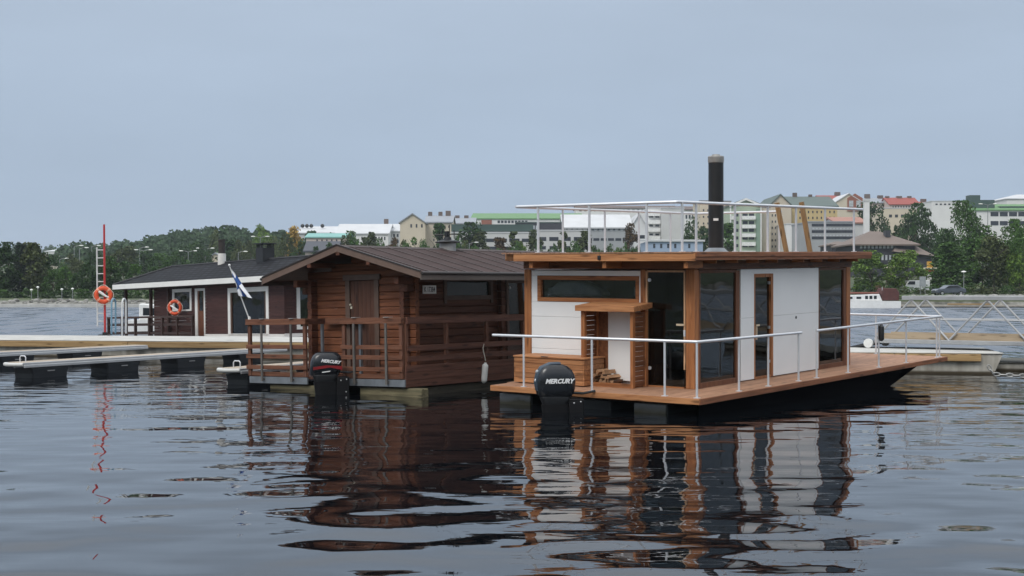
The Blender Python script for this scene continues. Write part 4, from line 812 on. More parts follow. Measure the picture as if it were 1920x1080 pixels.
MB().prism([(0, zb_), (-1.25, .63), (-1.25, .605), (0, zb_ - .1)], 1, .05, 1.3).build('landing_flap', plain('dark_rubber_flap', (.03, .03, .032), .6), t)
for y in (-.10, 1.38): MB().lathe([(.13, -.05), (.135, 0), (.13, .05)], n=20, M=Matrix.Translation((-.15, y, .86)) @ Matrix.Rotation(math.pi / 2, 4, 'X')).lathe([(.05, -.056), (.05, .056)], n=12, M=Matrix.Translation((-.15, y, .86)) @ Matrix.Rotation(math.pi / 2, 4, 'X')).build('wheel', plain('white_roller', (.72, .72, .7), .5), t, True)
# chain at the pontoon end
c0 = at(1853, 692, 36.6); t = thing('mooring_chain', 'slack galvanised chain leading away from the slanted pontoon end', 'chain', c0); g = MB()
pts = [Vector((0, 0, .10)), Vector((.06, 0, -.02)), Vector((.14, 0, -.13))] + [Vector((.14 + .165 * (k + 1), -.02 * k, -.145 - .008 * k)) for k in range(14)]
for i in range(len(pts) - 1):
    a, b_ = pts[i], pts[i + 1]; d_ = (b_ - a).normalized(); sdv = Vector((0, 1, 0)) if i % 2 else d_.cross(Vector((0, 1, 0))); c_ = (a + b_) / 2; l2 = (b_ - a).length * .62
    g.tube([c_ + d_ * l2 * math.cos(q * .785) + sdv * .045 * math.sin(q * .785) for q in range(8)], .017, 6, True)
g.build('links', plain('worn_galvanised_chain', (.36, .36, .35), .5, .4, .2), t, True)
# ================================================================ trees
def leaves(mb, pts, size, rg, flat=.0):
    for p in pts:
        n = Vector((rg.gauss(0, 1), rg.gauss(0, 1), rg.gauss(0, 1) + flat)).normalized(); x = n.orthogonal().normalized(); a = rg.uniform(0, 6.28); y = n.cross(x)
        x, y = x * math.cos(a) + y * math.sin(a), y * math.cos(a) - x * math.sin(a); s = size * rg.uniform(.6, 1.3)
        mb.add([p - x * s, p - y * s * .62, p + x * s, p + y * s * .62], [(0, 1, 2, 3)])
def crown(kind, rg, n):
    """leaf positions in a unit tree: height 1, base at z = 0"""
    out = []
    if kind == 'spruce' or kind == 'pointed':
        k = 70 if kind == 'spruce' else 55
        for i in range(k):
            z = .08 + .9 * (i / k) ** .9; rad = (.19 if kind == 'spruce' else .30) * (1 - z) ** (.85 if kind == 'spruce' else .62) + .012; a = i * 2.4 + rg.uniform(-.4, .4)
            for _ in range(n // k):
                q = rg.uniform(.15, 1) ** .7; sp_ = .035 + .03 * (1 - z); out.append(Vector((rad * q * math.cos(a) + rg.gauss(0, sp_), rad * q * math.sin(a) + rg.gauss(0, sp_), z - q * .05 * (kind == 'spruce') + rg.gauss(0, .018))))
        return out
    sh = {'round': (.17, .55, .36, .47, 46), 'tall': (.12, .55, .20, .47, 40), 'broad': (.2, .57, .46, .45, 54), 'bush': (.05, .45, .52, .5, 26), 'wispy': (.15, .56, .17, .46, 20)}[kind]
    z0, zc, rx, rz, k = sh
    for i in range(k):
        u = rg.uniform(-1, 1); a = rg.uniform(0, 6.28); q = rg.uniform(.35, 1) ** .5; h_ = math.sqrt(1 - u * u) * q
        prof = 1 - .35 * max(0, u) if kind != 'tall' else 1 - .5 * max(0, u) ** 1.3
        c = Vector((rx * h_ * math.cos(a) * prof, rx * h_ * math.sin(a) * prof, zc + rz * u * q)); cr = rg.uniform(.07, .14) * (1.25 if kind in ('broad', 'bush') else 1) * (.8 if kind == 'wispy' else 1)
        for _ in range(n // k):
            d = Vector((rg.gauss(0, 1), rg.gauss(0, 1), rg.gauss(0, 1))).normalized() * cr * rg.uniform(.3, 1.1) ** .6
            p = c + Vector((d.x, d.y, d.z * .8)); p.z = min(p.z, 1.0); out.append(p)
    return out
def trunk(kind, rg):
    mb = MB(); top = .92 if kind in ('spruce', 'pointed') else .7
    pts = [Vector((rg.gauss(0, .006) * i, rg.gauss(0, .006) * i, -.05 + (top + .05) * i / 6)) for i in range(7)]
    mb.tube(pts, .019 if kind != 'wispy' else .012, 7, r1=.005)
    if kind not in ('spruce', 'pointed'):
        for i in range(9):
            b_ = pts[2 + i % 4]; a = rg.uniform(0, 6.28); l_ = rg.uniform(.14, .3); e = b_ + Vector((l_ * math.cos(a), l_ * math.sin(a), l_ * rg.uniform(.5, 1.2))); mb.tube([b_, b_.lerp(e, .5) + Vector((0, 0, .02)), e], .008, 5, r1=.003)
    return mb
LEAF = {'dark': leaf('dark_leaves', (.034, .070, .020)), 'mid': leaf('mid_green_leaves', (.050, .104, .022)), 'bright': leaf('bright_leaves', (.095, .16, .026)), 'olive': leaf('olive_leaves', (.072, .092, .032)), 'yellow': leaf('yellow_leaves', (.34, .22, .05)), 'rusty': leaf('rusty_leaves', (.085, .055, .026)), 'spruce': leaf('spruce_needles', (.020, .036, .021))}
BARK = plain('grey_bark', (.085, .07, .055), .9, 0, .3, 20)
TM = {}
def tree_mesh(kind, var, n):
    key = (kind, var, n)
    if key not in TM:
        rg = random.Random(hash((len(kind), ord(kind[0]), ord(kind[-1]), var)) % 9973); mb = MB(); sz = {'spruce': .026, 'pointed': .028}.get(kind, .030) * (2400 / n) ** .45
        leaves(mb, crown(kind, rg, n), sz, rg, .6); TM[key] = (mb.mesh('crown', LEAF['mid'], fix=False), trunk(kind, rg).mesh('trunk', BARK, True))
    return TM[key]
TREES = 0
def tree(px, ptop, pbase, pw, kind, col, Y, label, group=None, name='tree', n=2200, base=None):
    """crown top and foot given where they are seen at distance Y; the foot is set down on the ground there"""
    global TREES
    TREES += 1; zt = zat(ptop, Y); zg = ground(px, Y) if base is None else base; h = max(.5, zt - zg + .1); wd = pw / F * Y
    cw = {'spruce': .42, 'pointed': .62, 'round': .86, 'tall': .54, 'broad': 1.08, 'bush': 1.2, 'wispy': .44}[kind]
    var = TREES % 3; cm, tm = tree_mesh(kind, var, n)
    t = thing(name, label, 'tree' if name != 'shrub' else 'shrub', Matrix.Translation((xat(px, Y), Y, zg - .1)) @ Matrix.Rotation(rnd.uniform(0, 6.28), 4, 'Z') @ Matrix.Diagonal((wd / cw, wd / cw, h, 1)), group)
    for nm_, me, mat in (('crown', cm, LEAF[col]), ('trunk', tm, None)):
        if name == 'shrub' and nm_ == 'trunk': continue
        o = bpy.data.objects.new(nm_, me); C.objects.link(o); o.parent = t
        if mat: o.material_slots[0].link = 'OBJECT'; o.material_slots[0].material = mat
    return t
G1 = 'trees in the dense belt along the far left shore'; L1 = 'dark green tree in the dense belt on the shore beyond the pontoon'
# the near left belt
for px, pt, pb, pw, k, c, Y, lab in (
    (-30, 462, 566, 70, 'round', 'dark', 214, None), (14, 455, 566, 56, 'tall', 'dark', 212, 'tall dense tree standing at the very edge of the picture on the far shore'), (40, 452, 566, 52, 'spruce', 'spruce', 216, 'pointed spruce rising highest in the shore belt beyond the pontoon'), (62, 456, 566, 56, 'tall', 'olive', 213, 'tall olive-green tree between the spruce and the low round trees of the shore belt'),
    (80, 474, 566, 40, 'tall', 'dark', 217, None), (100, 506, 566, 50, 'round', 'mid', 210, 'low round green tree beside the four park lamps on the shore'), (124, 499, 566, 52, 'round', 'mid', 212, 'round mid-green tree behind the four park lamps on the shore'), (146, 512, 566, 44, 'round', 'dark', 210, None), (166, 492, 566, 54, 'broad', 'dark', 211, None),
    (186, 496, 566, 46, 'round', 'dark', 209, None), (208, 482, 566, 44, 'tall', 'mid', 213, 'lighter green upright tree seen just behind the red rescue post'), (232, 490, 566, 50, 'round', 'dark', 210, None), (256, 496, 566, 52, 'broad', 'mid', 212, None), (284, 500, 566, 48, 'round', 'dark', 208, None), (312, 490, 566, 52, 'round', 'dark', 215, None)):
    tree(px, pt, pb, pw, k, c, Y, lab or L1, None if lab else G1)
G2 = 'trees on the slope above the left shore'; L2 = 'green tree on the wooded slope above the dark brown houseboat'
for px, pt, pw, k, c, Y, lab in (
    (100, 478, 60, 'broad', 'dark', 300, None), (140, 474, 56, 'round', 'olive', 330, None), (180, 470, 60, 'broad', 'dark', 340, None), (222, 464, 52, 'round', 'olive', 350, None), (240, 462, 48, 'tall', 'olive', 380, None), (272, 472, 54, 'round', 'dark', 300, None), (300, 476, 54, 'broad', 'mid', 310, None), (330, 470, 56, 'round', 'mid', 320, None), (345, 462, 46, 'round', 'dark', 380, None),
    (368, 452, 44, 'round', 'mid', 400, None), (384, 462, 46, 'broad', 'dark', 330, None), (404, 432, 36, 'round', 'olive', 420, 'olive-topped tree directly above the white and black flue of the dark house'), (430, 450, 50, 'tall', 'dark', 370, None), (452, 448, 44, 'round', 'olive', 360, None), (470, 452, 46, 'broad', 'olive', 350, None),
    (492, 419, 40, 'round', 'bright', 430, 'bright leafy tree rising above the black capped chimney'), (510, 444, 46, 'broad', 'olive', 360, None), (535, 440, 62, 'broad', 'olive', 330, 'wide olive willow-like tree in front of the yellow tree'), (551, 424, 44, 'pointed', 'yellow', 352, 'yellow autumn tree beside the turquoise-roofed building'), (560, 452, 40, 'round', 'dark', 320, None), (592, 460, 22, 'spruce', 'dark', 300, 'small dark conifer against the slate gable house'),
    (618, 452, 22, 'spruce', 'dark', 300, None)):
    tree(px, pt, 0, pw, k, c, Y, lab or L2, None if lab else G2)
G3 = 'young trees between the town buildings'; L3 = 'young green tree among the pale town buildings'
for px, pt, pw, k, c, Y, lab in (
    (660, 434, 26, 'tall', 'mid', 330, None), (648, 442, 24, 'round', 'olive', 325, None), (685, 446, 24, 'tall', 'olive', 330, None), (698, 436, 18, 'wispy', 'olive', 335, None), (712, 448, 20, 'round', 'mid', 325, None), (736, 444, 26, 'round', 'rusty', 330, 'sparse brownish tree before the beige gable building'), (760, 448, 30, 'round', 'olive', 325, None),
    (778, 428, 42, 'bush', 'mid', 320, 'bushy green tree in front of the beige gable wall'), (824, 420, 22, 'wispy', 'dark', 340, 'thin dark tree standing before the long beige wall behind the roof vent'), (862, 440, 26, 'round', 'mid', 320, None), (884, 418, 44, 'tall', 'dark', 330, 'tall dark tree in front of the dark green office band'), (900, 436, 24, 'wispy', 'olive', 326, None),
    (938, 446, 24, 'wispy', 'rusty', 320, 'thin reddish young tree before the pale office with ribbon windows'), (965, 436, 24, 'wispy', 'olive', 322, None), (984, 450, 34, 'bush', 'bright', 315, 'fresh green bush-like tree seen over the corner of the boat roof'), (1004, 432, 26, 'tall', 'olive', 322, None), (1056, 436, 20, 'wispy', 'olive', 325, None), (1096, 434, 26, 'tall', 'olive', 324, None), (1078, 452, 26, 'round', 'mid', 316, None),
    (1140, 448, 32, 'bush', 'olive', 320, None), (1152, 460, 26, 'bush', 'bright', 312, None), (1184, 420, 24, 'tall', 'rusty', 330, 'brown-green tree in front of the white wrapped building'), (1204, 448, 36, 'bush', 'mid', 318, None), (1120, 456, 30, 'bush', 'mid', 314, None),
    (1306, 408, 44, 'broad', 'dark', 340, 'large dark tree between the blank white slab and the black chimney pipe'), (1322, 430, 40, 'round', 'dark', 330, None), (1364, 420, 26, 'wispy', 'mid', 335, 'thin tree just past the black chimney pipe'), (1294, 436, 24, 'round', 'mid', 325, None), (1500, 401, 38, 'bush', 'mid', 420, 'green tree on top of the blank pale wall between the ladder timbers'),
    (1635, 380, 54, 'broad', 'dark', 420, 'round dark tree behind the tall white pillar'), (1618, 388, 34, 'round', 'dark', 425, None), (1718, 382, 66, 'broad', 'dark', 330, 'broad dark tree behind the brown hipped roof'), (1700, 400, 44, 'round', 'dark', 334, None), (1746, 420, 34, 'round', 'dark', 325, None)):
    tree(px, pt, 0, pw * 1.45, k, c, Y, lab or L3, None if lab else G3)
G4 = 'trees crowding the far right shore park'; L4 = 'dark green park tree in the dense stand behind the grey car'
for px, pt, pw, k, c, Y, lab in (
    (1634, 470, 100, 'round', 'bright', 206, 'rounded tree with bright green top just past the rear corner of the white houseboat'), (1702, 470, 92, 'round', 'bright', 206, 'round green tree between the white cabin boat and the grey notice board'), (1780, 454, 96, 'pointed', 'mid', 208, 'cone-shaped green tree beside the yellow and red sign'),
    (1803, 378, 92, 'broad', 'mid', 262, 'big tall tree standing highest behind the park trees'), (1776, 430, 60, 'round', 'dark', 255, None), (1842, 424, 92, 'round', 'mid', 216, 'large tree directly behind the mushroom-shaped park lamp'), (1864, 440, 70, 'tall', 'olive', 205, None), (1826, 452, 60, 'round', 'dark', 218, None),
    (1898, 412, 92, 'broad', 'mid', 212, 'large leafy tree cut by the picture edge above the gangway'), (1924, 430, 80, 'broad', 'mid', 204, None), (1884, 452, 60, 'round', 'dark', 219, None), (1912, 462, 60, 'round', 'bright', 203, None), (1960, 420, 90, 'round', 'dark', 214, None), (1990, 400, 90, 'broad', 'dark', 230, None), (1752, 500, 50, 'round', 'dark', 222, None)):
    tree(px, pt, 0, pw, k, c, Y, lab or L4, None if lab else G4, n=4200)
G5 = 'shrubs along the right shore path'; L5 = 'low rounded shrub in the planting along the far shore path'
for px, pt, pw, c, Y in ((1706, 535, 46, 'mid', 198), (1730, 540, 30, 'olive', 196), (1748, 532, 34, 'mid', 197), (1778, 530, 40, 'dark', 199), (1806, 534, 40, 'mid', 198), (1832, 533, 44, 'olive', 196), (1860, 536, 44, 'olive', 195), (1890, 533, 48, 'mid', 196), (1918, 535, 44, 'olive', 195), (1672, 533, 34, 'mid', 196), (1690, 536, 30, 'olive', 194), (1622, 532, 44, 'dark', 197), (1650, 532, 30, 'rusty', 197)):
    tree(px, pt, 0, pw, 'bush', c, Y, L5, G5, 'shrub', 700)
for px, pt, pw, Y in ((1696, 553, 60, 181), (1738, 555, 56, 181.5), (1772, 556, 50, 182)):
    tree(px, pt, 0, pw, 'bush', 'bright', Y, 'low bank of yellow-green shrub at the water edge behind the gangway' , 'yellow-green shrubs on the right bank', 'shrub', 900)
L6 = 'dark shrub in the undergrowth under the tree belt beyond the pontoon'
for k in range(15): tree(-20 + k * 24 + rnd.uniform(-6, 6), rnd.uniform(536, 546), 0, 46, 'bush', rnd.choice(('dark', 'dark', 'mid')), rnd.uniform(203, 208), L6, 'shrubs under the left tree belt', 'shrub', 900)
L7 = 'dark shrub in the undergrowth under the park trees behind the gangway'
for k in range(13): tree(1610 + k * 28 + rnd.uniform(-6, 6), rnd.uniform(518, 530), 0, 50, 'bush', rnd.choice(('dark', 'dark', 'mid')), rnd.uniform(212, 220), L7, 'shrubs under the park trees', 'shrub', 900)
L8 = 'low bushy tree in the green belt at the foot of the pale town buildings'
for k in range(30): tree(650 + k * 22.5 + rnd.uniform(-8, 8), rnd.uniform(452, 468), 0, rnd.uniform(30, 48), 'bush', rnd.choice(('dark', 'mid', 'olive', 'mid')), rnd.uniform(296, 312), L8, 'bushy trees below the town buildings', 'tree', 1000)
# far wooded hill: reads as one mass
fm = MB(); rg = random.Random(3); kinds = [crown('spruce', rg, 280), crown('round', rg, 276), crown('tall', rg, 240), crown('broad', rg, 270)]
def far_tree(px, Y, h, wd, k):
    zg = ground(px, Y); x = xat(px, Y); s0 = h * .05
    for p in kinds[k]:
        q = Vector((x + p.x * wd, Y + p.y * wd, zg + p.z * h)); a = rg.uniform(0, 3.14); s = s0 * rg.uniform(.6, 1.3); dx = Vector((math.cos(a), rg.uniform(-.5, .5), math.sin(a) * .8)) * s; dy = Vector((-math.sin(a), rg.uniform(-.5, .5), math.cos(a))) * s * .8
        fm.add([q - dx, q - dy, q + dx, q + dy], [(0, 1, 2, 3)])
for _ in range(430):
    px = rg.uniform(120, 660); Y = rg.uniform(430, 760); k = rg.choice((0, 0, 0, 1, 2, 3)); h = rg.uniform(8, 12.5); far_tree(px, Y, h, h * (1 if k else 1.1), k)
for _ in range(170):
    px = rg.uniform(-150, 330); Y = rg.uniform(900, 1500); h = rg.uniform(9, 14); far_tree(px, Y, h, h, rg.choice((0, 0, 1, 3)))
for _ in range(70):
    px = rg.uniform(500, 745); Y = rg.uniform(650, 800); h = rg.uniform(8, 12); far_tree(px, Y, h, h, rg.choice((0, 0, 1)))
for _ in range(26):
    px = rg.choice((rg.uniform(960, 1000), rg.uniform(1265, 1345), rg.uniform(880, 900), rg.uniform(1080, 1110))); far_tree(px, rg.uniform(700, 740), rg.uniform(9, 14), 8, 0)
o = fm.build('forest', leaf('far_forest_leaves', (.038, .066, .032), .5), fix=False); o['kind'] = 'stuff'

# ================================================================ the town
def wallm(name, c): return plain(name, c, .8, 0, .06, .25)
PW_ = {'cream': wallm('cream_render', (.56, .49, .38)), 'beige': wallm('beige_render', (.50, .44, .35)), 'white': wallm('white_render', (.68, .675, .66)), 'pale': wallm('pale_grey_render', (.52, .52, .51)), 'pink': wallm('pinkish_render', (.50, .42, .38)), 'mint': wallm('pale_green_render', (.38, .45, .34)), 'ochre': wallm('ochre_render', (.52, .40, .20)), 'grey': wallm('grey_render', (.33, .34, .35)), 'dark': wallm('dark_cladding_panels', (.035, .037, .045)), 'green': wallm('dark_green_cladding', (.05, .085, .075)), 'blue': wallm('pale_blue_cladding', (.30, .38, .50)), 'brick': wallm('red_brick_wall', (.26, .095, .06)), 'brown': wallm('brown_cladding', (.12, .09, .075)), 'tarp': wallm('white_tarpaulin', (.66, .66, .66))}
PR_ = {'grey': wallm('grey_sheet_roof', (.27, .29, .32)), 'white': wallm('pale_sheet_roof', (.52, .53, .54)), 'teal': wallm('turquoise_roof', (.20, .40, .37)), 'slate': wallm('slate_roof', (.07, .075, .09)), 'green': wallm('grass_green_roof', (.12, .24, .10)), 'dgreen': wallm('green_slate_roof', (.095, .125, .115)), 'brown': wallm('brown_tile_roof', (.16, .125, .105)), 'red': wallm('red_tile_roof', (.28, .065, .05)), 'rust': wallm('rusty_tile_roof', (.33, .17, .13)), 'dbrown': wallm('dark_brown_roof', (.12, .09, .08))}
GLW = plain('dark_window_glass', (.035, .04, .05), .15, 0, .3, .7); LIT = plain('curtained_window_glass', (.42, .44, .46), .3, 0, .2, 1.5); TRW = plain('white_trim', (.74, .74, .72), .6)
def building(label, px0, px1, ptop, Y, wall, depth=14, roof='flat', rmat='grey', prise=0, wins=(), rot=0, pbot=None, extra=None, cat='building', name='building', over=.4):
    zt = zat(ptop, Y); pm = (px0 + px1) / 2; zb = (ground(pm, Y) - 2) if pbot is None else zat(pbot, Y); x0, x1 = xat(px0, Y), xat(px1, Y); wd = x1 - x0; h = zt - zb
    t = thing(name, label, cat, Matrix.Translation((x0, Y, zb)) @ Matrix.Rotation(math.radians(rot), 4, 'Z')); rh = prise / F * Y; d = depth
    g = MB().box((0, 0, 0), (wd, d, h)); wo = g
    if roof == 'gabley': g.prism([(0, h + .001), (wd, h + .001), (wd / 2, h + rh)], 1, 0, d)
    if roof == 'gablex': g.prism([(0, h + .001), (d, h + .001), (d / 2, h + rh)], 0, 0, wd)
    g.build('wall', PW_[wall], t)
    o_ = over; r = MB(); th = .35
    if roof == 'flat': r.box((-o_ * .3, -o_ * .3, h + .002), (wd + o_ * .3, d + o_ * .3, h + max(.3, rh)))
    elif roof == 'gabley':
        k = rh / (wd / 2)
        for s in (0, 1):
            e = (-o_ if s == 0 else wd + o_, h - o_ * k + .05); r.prism([e, (wd / 2, h + rh + .05), (wd / 2, h + rh + .05 + th), (e[0], e[1] + th)], 1, -o_, d + o_)
    elif roof == 'gablex':
        k = rh / (d / 2)
        for s in (0, 1):
            e = (-o_ if s == 0 else d + o_, h - o_ * k + .05); r.prism([e, (d / 2, h + rh + .05), (d / 2, h + rh + .05 + th), (e[0], e[1] + th)], 0, -o_, wd + o_)
    elif roof == 'hip':
        i = min(wd, d) * .5; q = h + rh; a = min(i, wd * .42)
        r.add([(-o_, -o_, h), (wd + o_, -o_, h), (wd + o_, d + o_, h), (-o_, d + o_, h), (a, d / 2, q), (wd - a, d / 2, q), (-o_, -o_, h - .3), (wd + o_, -o_, h - .3), (wd + o_, d + o_, h - .3), (-o_, d + o_, h - .3)], [(0, 1, 5, 4), (1, 2, 5), (2, 3, 4, 5), (3, 0, 4), (6, 7, 1, 0), (7, 8, 2, 1), (8, 9, 3, 2), (9, 6, 0, 3), (6, 9, 8, 7)])
    elif roof == 'mono': r.prism([(-o_, h), (d + o_, h + rh), (d + o_, h + rh + th), (-o_, h + th)], 0, -o_, wd + o_)
    ro = r.build('roof', PR_[rmat], t)
    for wsp in wins:
        # (columns, rows, px left, px right, py top, py bottom, fill x, fill y, material[, face])
        nc, nr_, a, b_, c, e, fx, fy, mt = wsp[:9]; side = len(wsp) > 9
        X0, X1 = (a - px0) / F * Y, (b_ - px0) / F * Y; Z1, Z0 = zat(c, Y) - zb, zat(e, Y) - zb; cw, rw = (X1 - X0) / nc, (Z1 - Z0) / nr_; ww, wh = cw * fx, rw * fy
        me = MB().box((-ww / 2, -.06, -wh / 2), (ww / 2, .05, wh / 2)).mesh('window', mt)
        for i in range(nc):
            for j in range(nr_):
                o = bpy.data.objects.new('window', me); C.objects.link(o); o.parent = t; o.location = (X0 + cw * (i + .5), 0, Z0 + rw * (j + .5))
    if extra: extra(t, wd, d, h, rh, zb, x0, ro)
    return t
def chimneys(*lst):
    def f(t, wd, d, h, rh, zb, x0, ro):
        for fx, fy, hh, s in lst: MB().box((wd * fx - s / 2, d * fy - s / 2, h), (wd * fx + s / 2, d * fy + s / 2, h + rh + hh)).build('chimney', PW_['brown'], ro)
    return f
building('white domed hall far off above the left shore trees', 84, 122, 471, 900, 'white', 40, 'hip', 'white', 7)
building('pale low building under the white dome', 84, 106, 477, 700, 'beige', 15, 'flat', 'grey', 1)
building('small white boxy building on the wooded slope', 327, 340, 470, 470, 'white', 8, 'flat', 'white', 1)
building('low pale annex beside the small white boxy building', 341, 362, 476, 475, 'pale', 8, 'flat', 'white', 1)
building('small cream cottage behind the white and black flue', 395, 412, 481, 400, 'cream', 8, 'gabley', 'grey', 5)
building('turquoise-roofed building beside the yellow tree', 574, 652, 446, 420, 'pink', 14, 'gablex', 'teal', 8, [(6, 1, 590, 645, 448, 454, .3, .7, GLW)])
def dots(t, wd, d, h, rh, zb, x0, ro):
    for fx in (.05, .16, .27, .55): MB().ell((wd * fx, d * .3, h + rh + .3), .7).build('roof_vent', BLACK, ro, True)
building('large pale shed roof rising behind the turquoise roof', 556, 632, 438, 470, 'pale', 30, 'gablex', 'white', 15, [], extra=dots)
building('long pale-roofed block with white walls behind small trees', 630, 728, 439, 440, 'white', 24, 'gablex', 'white', 20, [(9, 1, 676, 724, 442, 452, .45, .6, GLW)])
building('slate-roofed house with white gable trim above the log cabin boat', 572, 630, 472, 300, 'pink', 10, 'gablex', 'slate', 18, [])
building('white sided gable house beside the beige gable building', 712, 752, 434, 450, 'pale', 16, 'gablex', 'white', 14, [(3, 2, 729, 749, 436, 458, .5, .5, GLW)], extra=chimneys((.2, .5, 2, 1.4)))
building('large beige building whose gable end has three small windows', 750, 797, 418, 400, 'cream', 26, 'gabley', 'grey', 16, [(3, 1, 766, 796, 420, 427, .3, .9, GLW)])
building('long beige wing with grey roof adjoining the beige gable', 797.5, 847, 418, 406, 'beige', 22, 'gablex', 'grey', 15, [(5, 3, 810, 845, 419, 456, .28, .35, GLW)], extra=chimneys((.1, .5, 1.5, 1.2), (.5, .5, 1.5, 1.2), (.8, .5, 1.8, 1.5)))
building('distant pinkish building with grey sheet roof at the end of the beige wing', 847, 890, 420, 470, 'pink', 18, 'gablex', 'grey', 12, [(2, 1, 852, 872, 420, 426, .3, .7, GLW)], extra=chimneys((.2, .5, 1.2, 1.5), (.6, .5, 1.2, 1.5)))
building('dark green office band over pale walls with ribbon windows', 846, 1000, 437, 345, 'pale', 22, 'flat', 'white', 1, [(4, 1, 905, 1000, 447, 454, .82, .9, GLW), (3, 1, 908, 990, 462, 470, .7, .9, GLW)],
         extra=lambda t, wd, d, h, rh, zb, x0, ro: MB().box((0, .6, h + .45), (wd, d, h + 2.2)).build('upper_storey', PW_['green'], t))
building('pale office block with two rows of dark ribbon windows behind the roof railing', 1001, 1100, 433, 342, 'pale', 22, 'flat', 'white', 1, [(4, 1, 1004, 1096, 444, 452, .75, .9, GLW), (4, 1, 1004, 1096, 461, 468, .7, .9, GLW)])
building('dark glazed penthouse on the pale office roof', 967, 1054, 418, 350, 'dark', 12, 'flat', 'dgreen', 2, [(6, 1, 972, 1010, 422, 431, .7, .8, LIT)], pbot=434)
building('long green-roofed hall with white walls on the hill', 884, 1096, 411, 560, 'white', 70, 'gablex', 'green', 18, [(9, 1, 932, 990, 413, 419, .7, .8, GLW)], extra=lambda t, wd, d, h, rh, zb, x0, ro: MB().box((4, -.3, h - 3.2), (8.2, -.01, h - .3)).build('brick_panel', PW_['brick'], t))
building('low white building with long sheet roof in front of the green-roofed hall', 985, 1066, 425, 420, 'white', 16, 'gablex', 'white', 9, [])
def tarp(t, wd, d, h, rh, zb, x0, ro):
    for i in range(26): MB().box((wd * i / 26, -.35, h - .5), (wd * (i + .7) / 26, -.25, h - .1)).build('scallop', GLW, ro) if i % 2 else None
building('long building wrapped in white tarpaulin behind the roof railing', 1056, 1184, 428, 385, 'grey', 22, 'gablex', 'white', 27, [(12, 1, 1062, 1180, 430, 434, .6, .6, LIT), (8, 1, 1070, 1180, 446, 452, .8, .8, GLW)], extra=tarp)
building('white gable end of the tarpaulin wrapped building', 1185, 1212, 424, 386, 'tarp', 22, 'gabley', 'white', 22, [(1, 1, 1188, 1210, 440, 448, .9, .8, GLW)])
building('blank white concrete slab block beside a stack of balconies', 1240, 1283, 391, 400, 'pale', 20, 'flat', 'white', 1, [])
def balc(t, wd, d, h, rh, zb, x0, ro):
    for i in range(7): MB().box((.2, -1.2, h - 2.2 - 2.3 * i), (wd - .2, -.01, h - 1.1 - 2.3 * i)).build('balcony', TRW, t)
building('narrow white tower with a stack of white balconies', 1214, 1239, 391, 402, 'white', 14, 'flat', 'white', 1, [(2, 7, 1215, 1238, 394, 452, .6, .4, GLW)], extra=balc)
building('long dark-eaved building on the skyline behind the roof railing', 1080, 1268, 391, 640, 'white', 20, 'gablex', 'dbrown', 6, [(20, 1, 1084, 1264, 392, 397, .5, .6, GLW)])
building('white building with brown roof on the skyline left of the black pipe', 1262, 1316, 394, 560, 'white', 20, 'gablex', 'dbrown', 8, [(4, 1, 1284, 1308, 402, 411, .6, .8, GLW)])
building('cream block half hidden behind the black chimney pipe', 1313, 1350, 377, 450, 'cream', 18, 'flat', 'grey', 1, [(3, 5, 1315, 1340, 388, 450, .3, .3, GLW)])
building('pinkish block showing between the black pipe and the mint balcony building', 1354, 1371, 378, 440, 'pink', 18, 'flat', 'grey', 1, [])
building('light blue low building with pale roof below the white slab', 1212, 1318, 453, 290, 'blue', 14, 'mono', 'white', 5, [(7, 1, 1220, 1312, 456, 466, .3, .8, GLW)])
def gab(t, wd, d, h, rh, zb, x0, ro):
    for s in (0, 1):
        a, b_ = ((-.4, h), (wd / 2, h + rh + .4)) if s == 0 else ((wd + .4, h), (wd / 2, h + rh + .4)); MB().prism([a, b_, (b_[0], b_[1] - .6), (a[0], a[1] - .5)], 1, -.6, -.41).build('gable_trim', TRW, ro)
    for i in range(6): MB().box((wd * .36, -1.1, h - 4.0 - 2.42 * i), (wd * .80, -.01, h - 3.0 - 2.42 * i)).build('balcony', TRW, t); MB().box((wd * .02, -1.0, h - 4.0 - 2.42 * i), (wd * .16, -.01, h - 3.0 - 2.42 * i)).build('balcony', TRW, t)
    for x in (.83,): MB().box((wd * x, -.25, 0), (wd * .96, -.01, h - 1)).build('green_panel', wallm('grey_green_panel', (.22, .31, .24)), t)
    for x in (-.02, .975): MB().box((wd * x, -.3, 0), (wd * (x + .035), -.02, h)).build('corner_strip', TRW, t)
building('pale green apartment house with white gable trim and white balconies', 1370, 1427, 385, 385, 'mint', 20, 'gabley', 'dgreen', 11, [(2, 6, 1391, 1415, 396, 482, .8, .42, GLW), (1, 6, 1379, 1385, 396, 482, .8, .4, GLW)], extra=gab)
building('plain beige wing on the side of the pale green apartment house', 1427.5, 1445, 389, 388, 'beige', 18, 'flat', 'grey', 1, [])
building('beige apartment house with green slate roof and rows of small windows', 1443, 1484, 386, 400, 'beige', 26, 'gabley', 'dgreen', 20, [(3, 6, 1445, 1463, 398, 468, .36, .36, GLW)])
building('ochre and beige wing under the long green slate roof', 1484.5, 1570, 388, 404, 'ochre', 24, 'gablex', 'dgreen', 22, [(10, 2, 1488, 1568, 392, 414, .3, .4, GLW)], extra=chimneys((.25, .5, 1.5, 1.2), (.6, .5, 1, 1)))
building('blank pale block standing between the two ladder timbers', 1474, 1514, 421, 380, 'white', 14, 'flat', 'white', .6, [])
building('grey office with three dark ribbon window storeys', 1515, 1600, 417, 345, 'grey', 20, 'flat', 'grey', .6, [(1, 3, 1522, 1599, 416, 452, 1.0, .42, GLW), (12, 2, 1522, 1599, 422, 448, .6, .2, LIT)])
building('pale end wall with a low rusty tile roof beside the grey office', 1567, 1624, 419, 352, 'pale', 16, 'gablex', 'rust', 12, [])
